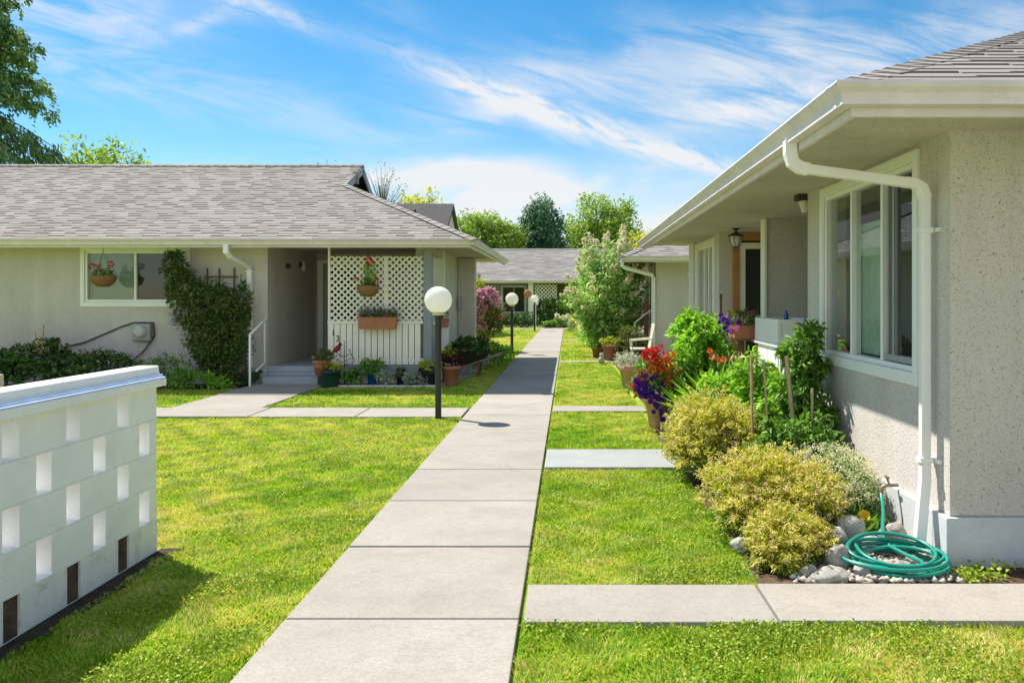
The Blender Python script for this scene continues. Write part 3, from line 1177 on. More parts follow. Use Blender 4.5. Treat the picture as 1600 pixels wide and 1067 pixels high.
P = clover_points(rg, [(-0.2, 3.6, 3.55, 3.87, 1.6), (-0.2, 3.6, 2.7, 3.55, 0.7), (-2.4, -1.44, 2.6, 4.6, 1.2), (-2.4, -1.44, 4.6, 8, 0.35), (-0.2, 1.05, 4.43, 4.7, 1.5),
                       (-4.4, -1.44, 11.5, 11.75, 1.0), (-7.5, -5.78, 11.5, 13.9, 0.5), (-0.2, 1.05, 4.7, 7.3, 0.25), (-3.4, -1.44, 6, 10.4, 0.2)], 7000)
V, F = leaves(rg, P, np.tile([0, 0, 0.35], (len(P), 1)), 0.0155, 0.9, 0, 1.0, 0.1)
tag(np_mesh('clover', V, F, 'leaf_clover'), kind='stuff')
P = np.concatenate([np.stack([rg.uniform(2.2, 3.6, 1500), 4.45 + np.abs(rg.normal(0, 0.10, 1500)), rg.uniform(0.01, 0.06, 1500)], 1),
                    np.stack([rg.normal(1.08, 0.07, 500), rg.uniform(4.45, 8.3, 500), rg.uniform(0.01, 0.05, 500)], 1)])
P = P[np.sin(P[:, 0] * 9) + np.sin(P[:, 1] * 11) + rg.normal(0, .4, len(P)) > -0.3]
V, F = leaves(rg, P, np.tile([0, 0, 0.4], (len(P), 1)), 0.026, 0.85, 0, 0.9, 0.1)
tag(np_mesh('ground_cover', V, F, 'leaf_clover'), kind='stuff')

# ------------------------------------------------------------------ block wall in the near left
bw = empty('block_wall', (-2.7, 3.0, 0), 'white painted breeze block garden wall with rows of upright slots', 'wall')
holes = []
RH = 0.209
for r in range(5):
    z1 = 1.046 - r * RH
    off = 0.0 if r % 2 == 0 else 0.235
    for k in range(-1, 9):
        y0 = 4.615 - k * 0.47 + off - (0.0 if r % 2 == 0 else 0.0)
        if 0.7 < y0 and y0 + 0.115 < 5.0:
            holes.append((y0, y0 + 0.115, z1 - RH + 0.004, z1 - 0.004))
for r in range(4):
    zt = 1.046 - r * RH
    o = wall('block_course', 'block_paint', bw, 'x', -2.60 + 0.0004 * (r % 2), -2.735, 0.5, 5.05, zt - RH + 0.0012, zt, [h for h in holes if zt - RH - 0.01 < h[2] and h[3] < zt + 0.01])
    b = o.modifiers.new('bevel', 'BEVEL')
    b.width = 0.0022
    b.segments = 2
    b.limit_method = 'ANGLE'
    b.angle_limit = R(40)
wall('block_base', 'block_paint_worn', bw, 'x', -2.597, -2.735, 0.5, 5.052, 0.0, 0.211, [h for h in holes if h[2] < 0.15])
bed = MB().box(-4.8, -2.75, 0.5, 4.9, -0.02, 0.215)
for h in holes:
    if h[2] < 0.15:
        bed.box(-2.748, -2.609, h[0] + 0.002, h[1] - 0.002, -0.02, h[3] - 0.002)
bed.build('raised_bed', 'soil')['kind'] = 'structure'
cap = MB()
prof = [(-2.6675 + a, z) for a, z in [(0.115, 1.047), (0.115, 1.092), (0.106, 1.097), (0.090, 1.103), (0.076, 1.116), (0.068, 1.134), (0.065, 1.166), (0.058, 1.173)]]
prof += [(-2.6675 - (x + 2.6675), z) for x, z in prof[::-1]]
cap.prism([(x, 0.5, z) for x, z in prof], (0, 4.585, 0))
cap.build('coping', 'block_paint', bw, bevel=0.004)
MB().box(-2.577, -2.5575, 0.5, 5.0855, 1.0975, 1.1035).box(-2.5955, -2.577, 0.5, 5.0855, 1.1035, 1.118).build('sky_tint_line', 'blue_sky_tint', bw)  # strips coloured like sky reflected in the cove of the coping

# ------------------------------------------------------------------ the left house
hl = empty('bungalow', (-9, 18, 0), 'grey shingled bungalow with a lattice screened porch and house number on the railing', 'house')
FY = 14.92
wall('wall', 'stucco', hl, 'y', FY, FY + 0.2, -16, -5.61, 0.30, SOF, [(-9.02, -7.13, 1.53, 2.48)])
wall('wall', 'stucco', hl, 'x', -5.61, -5.81, FY + 0.2, 17.8, 0.30, SOF)
wall('wall', 'stucco', hl, 'y', 17.8, 17.95, -5.61, -2.92, 0.30, SOF, [(-5.50, -4.58, 0.34, 2.42)])
wall('wall', 'stucco', hl, 'x', -2.75, -2.91, 15.25, 19.6, 0.0, SOF)  # front end, behind the lattice, is added to darken the porch
wall('wall', 'stucco', hl, 'y', 19.6, 19.75, -2.75, -2.30, 0.0, SOF)
wall('wall', 'stucco', hl, 'x', -2.302, -2.45, 19.75, 20.05, 0.0, SOF)
wall('wall', 'stucco', hl, 'y', 20.05, 19.9, -16, -2.46, 0.0, SOF)
wall('wall', 'stucco', hl, 'x', -16, -15.8, FY + .2, 19.89, 0.0, SOF)
MB().box(-16.02, -5.60, FY - 0.035, FY + 0.19, -0.1, 0.298).build('foundation', 'foundation_paint', hl, bevel=0.006)
MB().box(-2.79, -2.738, 19.545, 19.597, 0, SOF).build('corner_trim', 'white_paint', hl)
# porch floor, steps, under-porch
MB().box(-5.60, -2.56, FY - 0.02, 17.79, 0.23, 0.335).build('porch_floor', 'step_paint', hl, bevel=0.008)
MB().box(-5.59, -4.50, 14.60, FY - 0.022, -0.02, 0.165).box(-5.59, -4.50, FY - 0.05, FY - 0.021, 0.165, 0.228).build('step', 'step_paint', hl, bevel=0.008)
MB().box(-4.49, -2.56, FY - 0.045, FY - 0.021, 0.20, 0.352).build('rim_board', 'blue_grey_paint', hl)
MB().box(-5.58, -2.60, FY + 0.10, 17.7, -0.02, 0.228).build('foundation', 'cream_paint', hl)
# screen door in the porch
dr = MB().box(-5.56, -5.44, 17.74, 17.80, 0.34, 2.45).box(-4.64, -4.52, 17.74, 17.80, 0.34, 2.45).box(-5.44, -4.64, 17.74, 17.80, 2.37, 2.45).build('door_frame', 'cream_paint', hl, bevel=0.005)
dr = MB().box(-5.43, -5.34, 17.76, 17.79, 0.36, 2.36).box(-4.74, -4.65, 17.76, 17.79, 0.36, 2.36).box(-5.34, -4.74, 17.76, 17.79, 2.26, 2.36).box(-5.34, -4.74, 17.76, 17.79, 1.02, 1.10).box(-5.34, -4.74, 17.765, 17.785, 0.36, 1.02).build('door', 'grey_metal', hl, bevel=0.004)
MB().box(-5.34, -4.74, 17.772, 17.778, 1.10, 2.26).build('screen', 'screen_mesh', dr)
MB().tube([(-4.80, 17.75, 1.16), (-4.80, 17.72, 1.18), (-4.80, 17.72, 1.30), (-4.80, 17.75, 1.32)], 0.011, 8).build('handle', 'dark_iron', dr)
# porch ceiling and soffit in one level board
MB().box(-16.9, -1.70, 14.26, 22.25, SOF, SOF + 0.03).build('soffit', 'stucco_soffit', hl)
# corner post, rails, pickets
MB().box(-2.70, -2.545, FY - 0.02, FY + 0.135, 0.337, SOF).build('porch_post', 'blue_grey_paint', hl, bevel=0.008)
rail = MB().box(-4.49, -2.705, FY - 0.01, FY + 0.10, 1.125, 1.175).box(-4.49, -2.705, FY + 0.02, FY + 0.06, 0.42, 0.48)
rail.box(-4.49, -4.45, FY + 0.015, FY + 0.07, 0.337, 1.125)
rg2 = random.Random(4)
x = -4.478
k = 0
while x < -2.75:
    wd = 0.102
    rail.box(x, x + wd, FY - 0.006 + rg2.uniform(-.003, .003), FY + 0.017, 0.362, 1.122)
    x += wd + 0.0135
railing = rail.build('railing', 'cream_paint', hl, bevel=0.003)
for ch, px, pz in (('1', -4.42, 0.90), ('3', -4.335, 0.795)):
    cu_ = bpy.data.curves.new('house_number', 'FONT')
    cu_.body = ch
    cu_.size = 0.165
    cu_.extrude = 0.004
    tmp = bpy.data.objects.new('numeral_outline', cu_)
    me = bpy.data.meshes.new_from_object(tmp)
    bpy.data.objects.remove(tmp)
    me.transform(Matrix.Translation((px, FY - 0.016, pz)) @ Matrix.Rotation(R(90), 4, 'X'))
    me.materials.clear()
    no = link('house_number', me, ['dark_iron'], railing)
    no['label'] = 'dark iron numeral %s' % ch


def lattice(name, parent, axis, f, a0, a1, z0, z1, pitch=0.086, sw=0.033, mat='cream_paint', edge=0.03):
    """two layers of crossed slats, cut to a rectangle"""
    mb = MB()

    def clip(c, sgn):
        # line z = z0 + sgn*(a - c): where it is inside the panel
        pts = []
        if sgn > 0:
            lo, hi = max(a0, c), min(a1, c + (z1 - z0))
            return ((lo, z0 + lo - c), (hi, z0 + hi - c)) if hi > lo + 0.02 else None
        lo, hi = max(a0, c - (z1 - z0)), min(a1, c)
        return ((lo, z0 + c - lo), (hi, z0 + c - hi)) if hi > lo + 0.02 else None

    def W(a, n, z):
        return (f + n, a, z) if axis == 'x' else (a, f + n, z)
    st = pitch * math.sqrt(2)
    nrm = (1, 0, 0) if axis == 'x' else (0, 1, 0)
    for sgn, n in ((1, -0.005), (-1, 0.005)):
        c = a0 - (z1 - z0) + 0.03 if sgn > 0 else a0 + 0.03
        end = a1 if sgn > 0 else a1 + (z1 - z0)
        while c < end:
            r = clip(c, sgn)
            if r:
                mb.obox(W(r[0][0], n, r[0][1]), W(r[1][0], n, r[1][1]), sw, 0.0085, nrm)
            c += st
    return mb.build(name, mat, parent)


lattice('lattice_panel', hl, 'y', FY + 0.045, -4.455, -3.445, 1.178, 2.38)
lattice('lattice_panel', hl, 'y', FY + 0.045, -3.375, -2.705, 1.178, 2.38)
MB().box(-4.49, -4.452, FY + 0.02, FY + 0.075, 1.177, SOF).build('lattice_post', 'cream_paint', hl, bevel=0.004)
MB().box(-3.445, -3.375, FY + 0.03, FY + 0.07, 1.177, 2.385).build('lattice_post', 'cream_paint', hl, bevel=0.004)
lattice('lattice_panel', hl, 'x', -2.63, 15.08, 16.86, 1.15, 2.40)
MB().box(-2.66, -2.60, 16.80, 16.88, 0.3, SOF).box(-2.66, -2.60, FY + .15, 16.805, 1.08, 1.14).build('lattice_post', 'cream_paint', hl, bevel=0.004)

# window with half blind
wl = window(hl, 'y', FY, -1, -9.02, -7.13, 1.53, 2.48, bars=(-8.085,))
m = MB()
z = 1.57
while z < 2.43:
    m.add([(-8.985, FY + 0.085, z), (-8.10, FY + 0.085, z), (-8.10, FY + 0.105, z + 0.030), (-8.985, FY + 0.105, z + 0.030)], [(0, 1, 2, 3)])
    z += 0.031
m.build('blind', 'blind_green', wl)
MB().box(-8.06, -7.17, FY + 0.062, FY + 0.066, 1.575, 2.435).build('insect_screen', 'screen_mesh', wl)
m = MB()
z = 1.57
while z < 1.95:
    m.add([(-8.06, FY + 0.12, z), (-7.16, FY + 0.12, z), (-7.16, FY + 0.14, z + 0.026), (-8.06, FY + 0.14, z + 0.026)], [(0, 1, 2, 3)])
    z += 0.031
# roof: long front slope, hip end at the right with a little gable above it
EX, EY = -1.65, 14.2
s_front = Vector((0, 1, PITCH))
hip_run = 3.2
ridge_y = 18.86
ridge_z = GZ - 0.02 + PITCH * (ridge_y - EY)
mb = MB()
o = (EX, EY, GZ - 0.02)
smax = (ridge_y - EY) / RC


def amax_front(d):
    run = d * RC
    return -min(run, hip_run) + 0.0 if run < hip_run else -hip_run + 0.0


course_roof(mb, o, (1, 0, 0), s_front, lambda d: -15.3, amax_front, smax, seed=5)
# right-hand hip slope below the gable
course_roof(mb, o, (0, 1, 0), Vector((-1, 0, PITCH)), lambda d: min(d * RC, hip_run), lambda d: 8.1 - 0.78 * d * RC, hip_run / RC, seed=6)
# back slopes
mb.cur = 1
bz = GZ - 0.02
mb.add([(-16.95, ridge_y, ridge_z), (EX - hip_run, ridge_y, ridge_z), (EX - hip_run, 19.8, ridge_z - (19.8 - ridge_y) * 0.6), (EX, 22.3, bz), (-16.95, 22.3, bz)], [(0, 1, 2, 3, 4)])
mb.add([(-16.95, EY, bz), (-16.95, ridge_y, ridge_z), (-16.95, 22.3, bz)], [(0, 1, 2)])
mb.cur = 0
hz = bz + PITCH * hip_run
hip_caps(mb, (EX + 0.04, EY - 0.04, bz - 0.015), (EX - hip_run, EY + hip_run, hz), Vector((-.545, -.455, -.203)), Vector((.455, .545, -.203)))
hip_caps(mb, (-16.9, ridge_y, ridge_z), (EX - hip_run + 0.02, ridge_y, ridge_z), Vector((0, -1, -PITCH)), Vector((0, 1, -0.6)))
rf = mb.build('roof', ['shingle', 'roof_base'], hl)
# gable with rake boards and a dark vent
gx = EX - hip_run
MB().add([(gx - 0.22, EY + hip_run - 0.1, hz - 0.1), (gx - 0.22, ridge_y, ridge_z - 0.06), (gx - 0.22, 20.0, hz - 0.06)], [(0, 1, 2)]).build('gable_vent', 'dark_void', rf)
MB().obox((gx - 0.0, EY + hip_run + 0.02, hz - 0.075), (gx - 0.0, ridge_y + 0.02, ridge_z - 0.10), 0.035, 0.17).obox((gx, ridge_y, ridge_z - 0.10), (gx, 19.95, hz - 0.09), 0.035, 0.17).build('rake_board', 'blue_grey_paint', rf)
MB().box(gx - 0.06, gx + 0.05, ridge_y - 0.65, ridge_y - 0.52, ridge_z - 0.52, ridge_z - 0.25).build('bracket', 'grey_wood', rf)
# gutters and fascia
MB().sweep(GUT, [(-16.95, EY + 0.1), (EX - 0.1, EY + 0.1), (EX - 0.1, 22.3)]).build('gutter', 'gutter_paint', hl)
MB().sweep([(a, z) for a, z in FAS], [(-16.95, EY + 0.1), (EX - 0.1, EY + 0.1), (EX - 0.1, 22.3)]).build('fascia', 'gutter_paint', hl)
SQ = [(-1, -0.75), (-0.9, -0.85), (0.9, -0.85), (1, -0.75), (1, 0.75), (0.9, 0.85), (-0.9, 0.85), (-1, 0.75)]
m = MB().tube([(-6.09, EY + 0.04, 2.56), (-6.09, EY + 0.04, 2.40)], 0.045, prof=SQ, smooth=False)
m.tube([(-6.09, EY + 0.04, 2.42), (-6.06, EY + 0.12, 2.34), (-5.93, FY - 0.08, 2.16), (-5.92, FY - 0.055, 2.10)], 0.04, prof=SQ, smooth=False)
m.tube([(-5.92, FY - 0.055, 2.13), (-5.92, FY - 0.055, 0.05)], 0.043, prof=SQ, smooth=False)
m.box(-5.99, -5.85, FY - 0.11, FY - 0.001, 2.08, 2.10)
m.build('downspout', 'white_paint', hl)
# meter, cable, little lamp, handrail
mt = MB().box(-8.08, -7.74, FY - 0.13, FY - 0.001, 0.80, 1.13).build('electric_meter', 'grey_metal', hl, bevel=0.03)
MB().tube([(-7.91, FY - 0.13, 0.985), (-7.91, FY - 0.21, 0.985), (-7.91, FY - 0.23, 0.985)], [0.115, 0.11, 0.07], 24).build('dial', 'opal', mt)
MB().tube([(-11.2, FY - .02, 0.60), (-10.0, FY - .02, 0.55), (-9.0, FY - 0.02, 0.78), (-8.3, FY - 0.02, 1.08), (-8.08, FY - 0.03, 1.145), (-7.72, FY - 0.03, 1.145), (-7.70, FY - .03, 0.9), (-7.9, FY - 0.03, 0.62), (-8.3, FY - .03, 0.3)], 0.013, 6).build('cable', 'dark_plastic', hl)
lm = MB().tube([(-5.605, 16.7, 2.30), (-5.54, 16.7, 2.30)], 0.05, 10).build('porch_lamp', 'dark_iron', hl)
MB().tube([(-5.53, 16.7, 2.37), (-5.53, 16.7, 2.18)], [0.035, 0.05], 10).build('lamp_glass', 'opal', lm)
MB().tube([(-5.605, 15.9, 2.24), (-5.53, 15.9, 2.24)], 0.045, 10).build('doorbell', 'dark_plastic', hl)
h = MB().tube([(-5.66, 14.22, 0.03), (-5.66, 14.22, 0.95), (-5.635, 14.93, 1.22)], 0.022, 8)
h.tube([(-5.64, 14.85, 1.16), (-5.64, 14.85, 0.40), (-5.655, 14.5, 0.28)], 0.02, 8)
h.build('handrail', 'white_paint', hl)
# electric cabinet on the store at the back of the porch
m = MB().box(-2.70, -2.60, 19.52, 19.597, 1.30, 1.62).tube([(-2.695, 19.56, 2.58), (-2.695, 19.56, 0.1)], 0.014, 6)
m.tube([(-2.695, 19.57, 2.575), (-2.0, 19.57, 2.575)], 0.012, 6)
m.build('junction_box', 'grey_metal', hl)

# ------------------------------------------------------------------ the right house
hr = empty('bungalow', (5, 9, 0), 'pale stucco bungalow with a deep eave and three pane window beside the downspout', 'house')
WX, NY = 2.28, 4.78
REX, REY, RBY = 1.31, 3.89, 15.2
wall('wall', 'stucco', hr, 'x', WX, WX + 0.2, NY + 0.001, 7.62, 0.30, SOF, [(5.26, 7.13, 1.11, 2.50)])
wall('wall', 'stucco', hr, 'y', NY, NY + 0.2, WX + 0.001, 11, 0.30, SOF)
wall('wall', 'stucco', hr, 'x', 3.5, 3.62, 7.64, 12.2, 0.0, SOF)
wall('wall', 'stucco', hr, 'y', 7.62, 7.50, WX + .201, 3.5, 0.0, SOF)
wall('wall', 'stucco', hr, 'y', 10.1, 10.25, 2.50, 3.5, 0.0, SOF)
wall('wall', 'stucco', hr, 'x', WX, WX + 0.2, 12.1, 14.6, 0.30, SOF, [(12.56, 14.2, 0.95, 2.47)])
wall('wall', 'stucco', hr, 'y', 14.601, 14.45, WX + .2, 11, 0.0, SOF)
wall('wall', 'stucco', hr, 'x', 11, 10.8, NY + .2, 14.45, 0.0, SOF)
MB().box(WX - 0.035, WX + 0.15, NY + 0.15, 7.61, -0.1, 0.297).box(WX - .035, 11.0, NY - 0.035, NY + 0.15, -0.1, 0.297).build('foundation', 'foundation_paint', hr, bevel=0.008)
MB().box(WX - .035, WX + .15, 12.11, 14.61, -0.1, 0.297).build('foundation', 'foundation_paint', hr, bevel=0.008)
MB().box(2.24, 3.49, 7.63, 12.2, -0.05, 0.34).build('porch_floor', 'step_paint', hr, bevel=0.008)
MB().box(2.47, 2.498, 10.07, 10.28, 0.342, SOF - 0.002).build('corner_trim', 'cream_paint', hr)
MB().box(REX + 0.05, 11.9, REY + 0.05, RBY - 0.05, SOF, SOF + 0.03).build('soffit', 'stucco_soffit', hr)
wr = window(hr, 'x', WX, -1, 5.26, 7.13, 1.11, 2.50, bars=(5.86, 6.49), trim=0.07, frame=0.038)
# curtain behind the middle pane and insect screen over the near sash
m = MB()
pts = []
for i in range(60):
    y = 5.88 + i * (0.66 / 59)
    pts.append((WX + 0.115 + 0.018 * math.sin(i * 0.9) + 0.006 * math.sin(i * 2.3), y))
m.add([(x, y, 1.16) for x, y in pts] + [(x, y, 2.2) for x, y in pts], [(i, i + 1, 61 + i, 60 + i) for i in range(59)], True)
m.build('curtain', 'curtain_green', wr)
MB().box(WX + 0.056, WX + 0.059, 5.31, 5.83, 1.17, 2.45).build('insect_screen', 'screen_mesh', wr)
MB().box(WX + 0.020, WX + 0.05, 5.305, 5.335, 1.156, 2.45).box(WX + 0.020, WX + 0.05, 5.335, 5.83, 1.156, 1.20).box(WX + 0.022, WX + 0.05, 5.66, 5.685, 1.20, 2.45).build('sash', 'grey_metal', wr)
wr2 = window(hr, 'x', WX, -1, 12.56, 14.2, 0.95, 2.47, bars=(13.1, 13.5), trim=0.08)
MB().box(WX + 0.056, WX + 0.059, 13.54, 14.15, 1.0, 2.42).build('insect_screen', 'screen_mesh', wr2)
# front door in the porch, orange timber frame
MB().box(2.482, 2.575, 12.06, 12.20, 0.342, SOF - 0.001).box(2.575, 3.5, 12.06, 12.20, 2.47, SOF - 0.001).build('door_frame', 'orange_wood', hr, bevel=0.005)
MB().box(2.575, 3.5, 12.14, 12.2, 0.342, 2.47).build('door_panel', 'dark_wood', hr)
dr = MB().box(2.585, 2.68, 12.10, 12.135, 0.36, 2.44).box(3.36, 3.46, 12.10, 12.135, 0.36, 2.44).box(2.68, 3.36, 12.10, 12.135, 2.345, 2.44).box(2.68, 3.36, 12.10, 12.135, 1.27, 1.34).box(2.68, 3.36, 12.10, 12.135, 0.36, 0.52).build('screen_door', 'cream_paint', hr, bevel=0.004)
MB().box(2.68, 3.36, 12.112, 12.118, 0.52, 1.27).box(2.68, 3.36, 12.112, 12.118, 1.34, 2.345).build('screen', 'screen_mesh', dr)
MB().box(2.68, 3.36, 12.108, 12.122, 1.14, 1.155).build('push_bar', 'grey_metal', dr)
# roof
mb = MB()
half = (11.95 - REX) / 2
o = (REX, REY, GZ - 0.015)
course_roof(mb, o, (1, 0, 0), Vector((0, 1, PITCH)), lambda d: d * RC, lambda d: 2 * half - d * RC, half / RC - 0.02, seed=15)
course_roof(mb, o, (0, 1, 0), Vector((1, 0, PITCH)), lambda d: min(d * RC, 5.6), lambda d: (RBY - REY) - d * RC, half / RC - 0.02, seed=16)
mb.cur = 1
rz = GZ - 0.015 + PITCH * half
mb.add([(REX, RBY, GZ - .015), (11.95, RBY, GZ - .015), (REX + half, RBY - half, rz)], [(0, 1, 2)])
mb.add([(11.95, REY, GZ - .015), (11.95, RBY, GZ - .015), (REX + half, RBY - half, rz), (REX + half, REY + half, rz)], [(0, 1, 2, 3)])
mb.cur = 0
hip_caps(mb, (REX, REY, GZ - 0.035), (REX + half, REY + half, rz - 0.015), Vector((-.455, .545, -.203)), Vector((.545, -.455, -.203)), 0.145, 0.135, start=0.14)
mb.build('roof', ['shingle', 'roof_base'], hr)
gp = [(REX + 0.1, RBY), (REX + 0.1, REY + 0.1), (11.9, REY + 0.1)]
MB().sweep(GUT, gp, out=1).build('gutter', 'gutter_paint', hr)
MB().sweep(FAS, gp, out=1).build('fascia', 'gutter_paint', hr)
for yy in (4.02, 7.2, 10.4, 13.6):
    MB().sweep([(a + 0.0035, z - 0.001 if z < GZ - 0.05 else z) for a, z in GUT], [(REX + 0.1, yy + 0.022), (REX + 0.1, yy - 0.022)]).build('gutter_strap', 'gutter_paint', hr)
# soffit trim just inside the fascia
m = MB().tube([(REX + 0.06, 4.94, 2.57), (REX + 0.06, 4.94, 2.49), (REX + 0.075, 4.94, 2.435), (REX + 0.12, 4.94, 2.405), (REX + 0.17, 4.94, 2.395)], 0.038, prof=SQ, smooth=False)
m.tube([(REX + 0.15, 4.94, 2.398), (2.10, 4.955, 2.315)], 0.034, prof=SQ, smooth=False)
m.tube([(2.08, 4.955, 2.318), (2.14, 4.957, 2.312), (2.19, 4.96, 2.285), (2.21, 4.96, 2.22)], 0.036, prof=SQ, smooth=False)
m.tube([(2.21, 4.96, 2.24), (2.21, 4.96, 0.50)], 0.029, prof=SQ, smooth=False)
m.tube([(2.21, 4.96, 0.52), (2.205, 4.95, 0.47), (2.145, 4.90, 0.05)], 0.031, prof=SQ, smooth=False)
for z in (2.02, 0.60):
    m.box(2.170, 2.250, 4.925, 4.995, z - 0.016, z + 0.016)
    m.box(2.257, 2.279, 4.93, 5.0, z - 0.014, z + 0.014).box(2.255, 2.279, 4.88, 4.925, z - 0.012, z + 0.012)
m.build('downspout', 'white_paint', hr, bevel=0.003)
m = MB().tube([(2.21, 14.38, 2.56), (2.21, 14.38, 0.0)], 0.04, prof=SQ, smooth=False).box(2.15, 2.27, 14.32, 14.44, 2.0, 2.03)
m.build('downspout', 'white_paint', hr)
# tap
tp = MB().tube([(2.25, 5.46, 0.325), (2.17, 5.46, 0.325), (2.145, 5.46, 0.315), (2.135, 5.46, 0.27)], [0.012, 0.012, 0.014, 0.013], 10).build('tap', 'pipe_metal', hr)
MB().tube([(2.19, 5.46, 0.33), (2.175, 5.46, 0.38)], 0.008, 8).tube([(2.175, 5.432, 0.382), (2.175, 5.488, 0.382)], 0.0085, 8).build('tap_handle', 'pipe_metal', tp)
# lanterns under the soffit
lm = MB().lathe((2.40, 11.45, 0), [(0.0, SOF - 0.001), (0.05, SOF - 0.002), (0.05, SOF - 0.02), (0.015, SOF - 0.03), (0.015, SOF - 0.06), (0.12, SOF - 0.105), (0.118, SOF - 0.115), (0.0, SOF - 0.115)], 16)
for k in range(6):
    a = k * math.pi / 3
    lm.tube([(2.40 + 0.098 * math.cos(a), 11.45 + 0.098 * math.sin(a), SOF - 0.11), (2.40 + 0.085 * math.cos(a), 11.45 + 0.085 * math.sin(a), SOF - 0.19), (2.40 + 0.03 * math.cos(a), 11.45 + 0.03 * math.sin(a), SOF - 0.275)], 0.006, 5)
lm.lathe((2.40, 11.45, 0), [(0.0, SOF - 0.29), (0.03, SOF - 0.28), (0.03, SOF - 0.27), (0.0, SOF - 0.265)], 12)
lm = lm.build('porch_lamp', 'dark_iron', hr)
MB().lathe((2.40, 11.45, 0), [(0.085, SOF - 0.117), (0.088, SOF - 0.16), (0.065, SOF - 0.23), (0.025, SOF - 0.268), (0, SOF - 0.268)], 16).build('lamp_glass', 'opal', lm)
lm = MB().box(2.20, 2.36, 7.66, 7.80, SOF - 0.06, SOF - 0.001).build('porch_lamp', 'dark_iron', hr)
MB().tube([(2.27, 7.73, SOF - 0.06), (2.29, 7.73, SOF - 0.17)], [0.05, 0.035], 12).build('lamp_glass', 'opal', lm)

# ------------------------------------------------------------------ the next house along on the right
h2 = empty('bungalow', (5, 26, 0), 'stucco bungalow standing beyond the large flowering shrub with its end wall to the camera', 'house')
wall('wall', 'stucco', h2, 'y', 20.8, 21.0, WX, 11, 0.30, SOF)
wall('wall', 'stucco', h2, 'x', WX + .001, WX + 0.2, 21.0, 32, 0.30, SOF, [(21.5, 23.6, 0.9, 2.4)])
wall('wall', 'stucco', h2, 'y', 32.0, 31.8, WX + .2, 11, 0.3, SOF)
wall('wall', 'stucco', h2, 'x', 11, 10.8, 21, 31.8, 0.3, SOF)
MB().box(WX - 0.03, 11, 20.77, 31.98, -0.1, 0.297).build('foundation', 'foundation_paint', h2)
MB().box(REX + 0.05, 11.9, 19.95, 32.9, SOF, SOF + 0.03).build('soffit', 'stucco_soffit', h2)
window(h2, 'x', WX, -1, 21.5, 23.6, 0.9, 2.4, bars=(22.5,))
mb = MB()
o = (REX, 19.9, GZ - 0.015)
course_roof(mb, o, (1, 0, 0), Vector((0, 1, PITCH)), lambda d: d * RC, lambda d: 2 * half - d * RC, half / RC - 0.02, seed=25)
course_roof(mb, o, (0, 1, 0), Vector((1, 0, PITCH)), lambda d: d * RC, lambda d: 13.05 - d * RC, half / RC - 0.02, seed=26, tabw=(0.4, 0.9))
mb.cur = 1
mb.add([(11.95, 19.9, GZ - .015), (11.95, 32.95, GZ - .015), (REX + half, 32.95 - half, rz), (REX + half, 19.9 + half, rz)], [(0, 1, 2, 3)])
mb.add([(REX, 32.95, GZ - .015), (11.95, 32.95, GZ - .015), (REX + half, 32.95 - half, rz)], [(0, 1, 2)])
mb.cur = 0
hip_caps(mb, (REX, 19.9, GZ - 0.02), (REX + half, 19.9 + half, rz), Vector((-.455, .545, -.203)), Vector((.545, -.455, -.203)), 0.145, 0.15)
mb.build('roof', ['shingle', 'roof_base'], h2)
gp = [(REX + 0.1, 32.9), (REX + 0.1, 20.0), (11.9, 20.0)]
MB().sweep(GUT, gp, out=1).build('gutter', 'gutter_paint', h2)
MB().sweep(FAS, gp, out=1).build('fascia', 'gutter_paint', h2)
m = MB().tube([(REX + 0.06, 20.3, 2.56), (REX + 0.06, 20.3, 2.42), (REX + 0.12, 20.33, 2.38), (2.16, 20.66, 2.20), (2.20, 20.7, 2.12), (2.20, 20.7, 0.05)], 0.042, prof=SQ, smooth=False)
m.box(2.14, 2.26, 20.64, 20.78, 0.9, 0.93)
m.build('downspout', 'white_paint', h2)

# ------------------------------------------------------------------ house across the end of the path
h3 = empty('bungalow', (-5, 48, 0), 'low grey roofed bungalow across the far end of the path', 'house')
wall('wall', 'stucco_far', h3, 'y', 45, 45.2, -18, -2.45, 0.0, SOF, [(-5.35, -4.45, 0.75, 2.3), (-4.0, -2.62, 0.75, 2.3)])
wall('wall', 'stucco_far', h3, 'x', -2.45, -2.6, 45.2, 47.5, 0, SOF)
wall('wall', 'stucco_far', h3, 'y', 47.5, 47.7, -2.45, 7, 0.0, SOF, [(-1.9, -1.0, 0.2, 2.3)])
wall('wall', 'stucco', h3, 'y', 53.5, 53.3, -18, 7, 0.0, SOF)
wall('wall', 'stucco', h3, 'x', 7, 6.8, 47.7, 53.3, 0.0, SOF)
wall('wall', 'stucco', h3, 'x', -18, -17.8, 45.2, 53.3, 0.0, SOF)
MB().box(-1.9, -1.0, 47.55, 47.6, 0.2, 2.3).build('door', 'dark_wood', h3)
MB().box(-2.42, -2.12, 44.85, 45.1, 0.0, SOF).build('porch_post', 'white_paint', h3)
window(h3, 'y', 45, -1, -5.35, -4.45, 0.75, 2.3, trim=0.07, mat='grey_metal')
window(h3, 'y', 45, -1, -4.0, -2.62, 0.75, 2.3, bars=(-3.3,), trim=0.07, mat='grey_metal')
lattice('lattice_panel', h3, 'y', 45.0, -2.05, -0.7, 1.5, 2.45, 0.16, 0.05)
MB().box(-18.6, 7.6, 44.35, 54.0, SOF, SOF + 0.03).build('soffit', 'stucco_soffit', h3)
mb = MB()
rz3 = GZ - .02 + PITCH * 4.9
course_roof(mb, (-18.7, 44.3, GZ - 0.02), (1, 0, 0), Vector((0, 1, PITCH)), lambda d: 0, lambda d: 26.4, 4.9 / RC, seed=35, expo=0.2, tabw=(0.4, 1.0))
mb.cur = 1
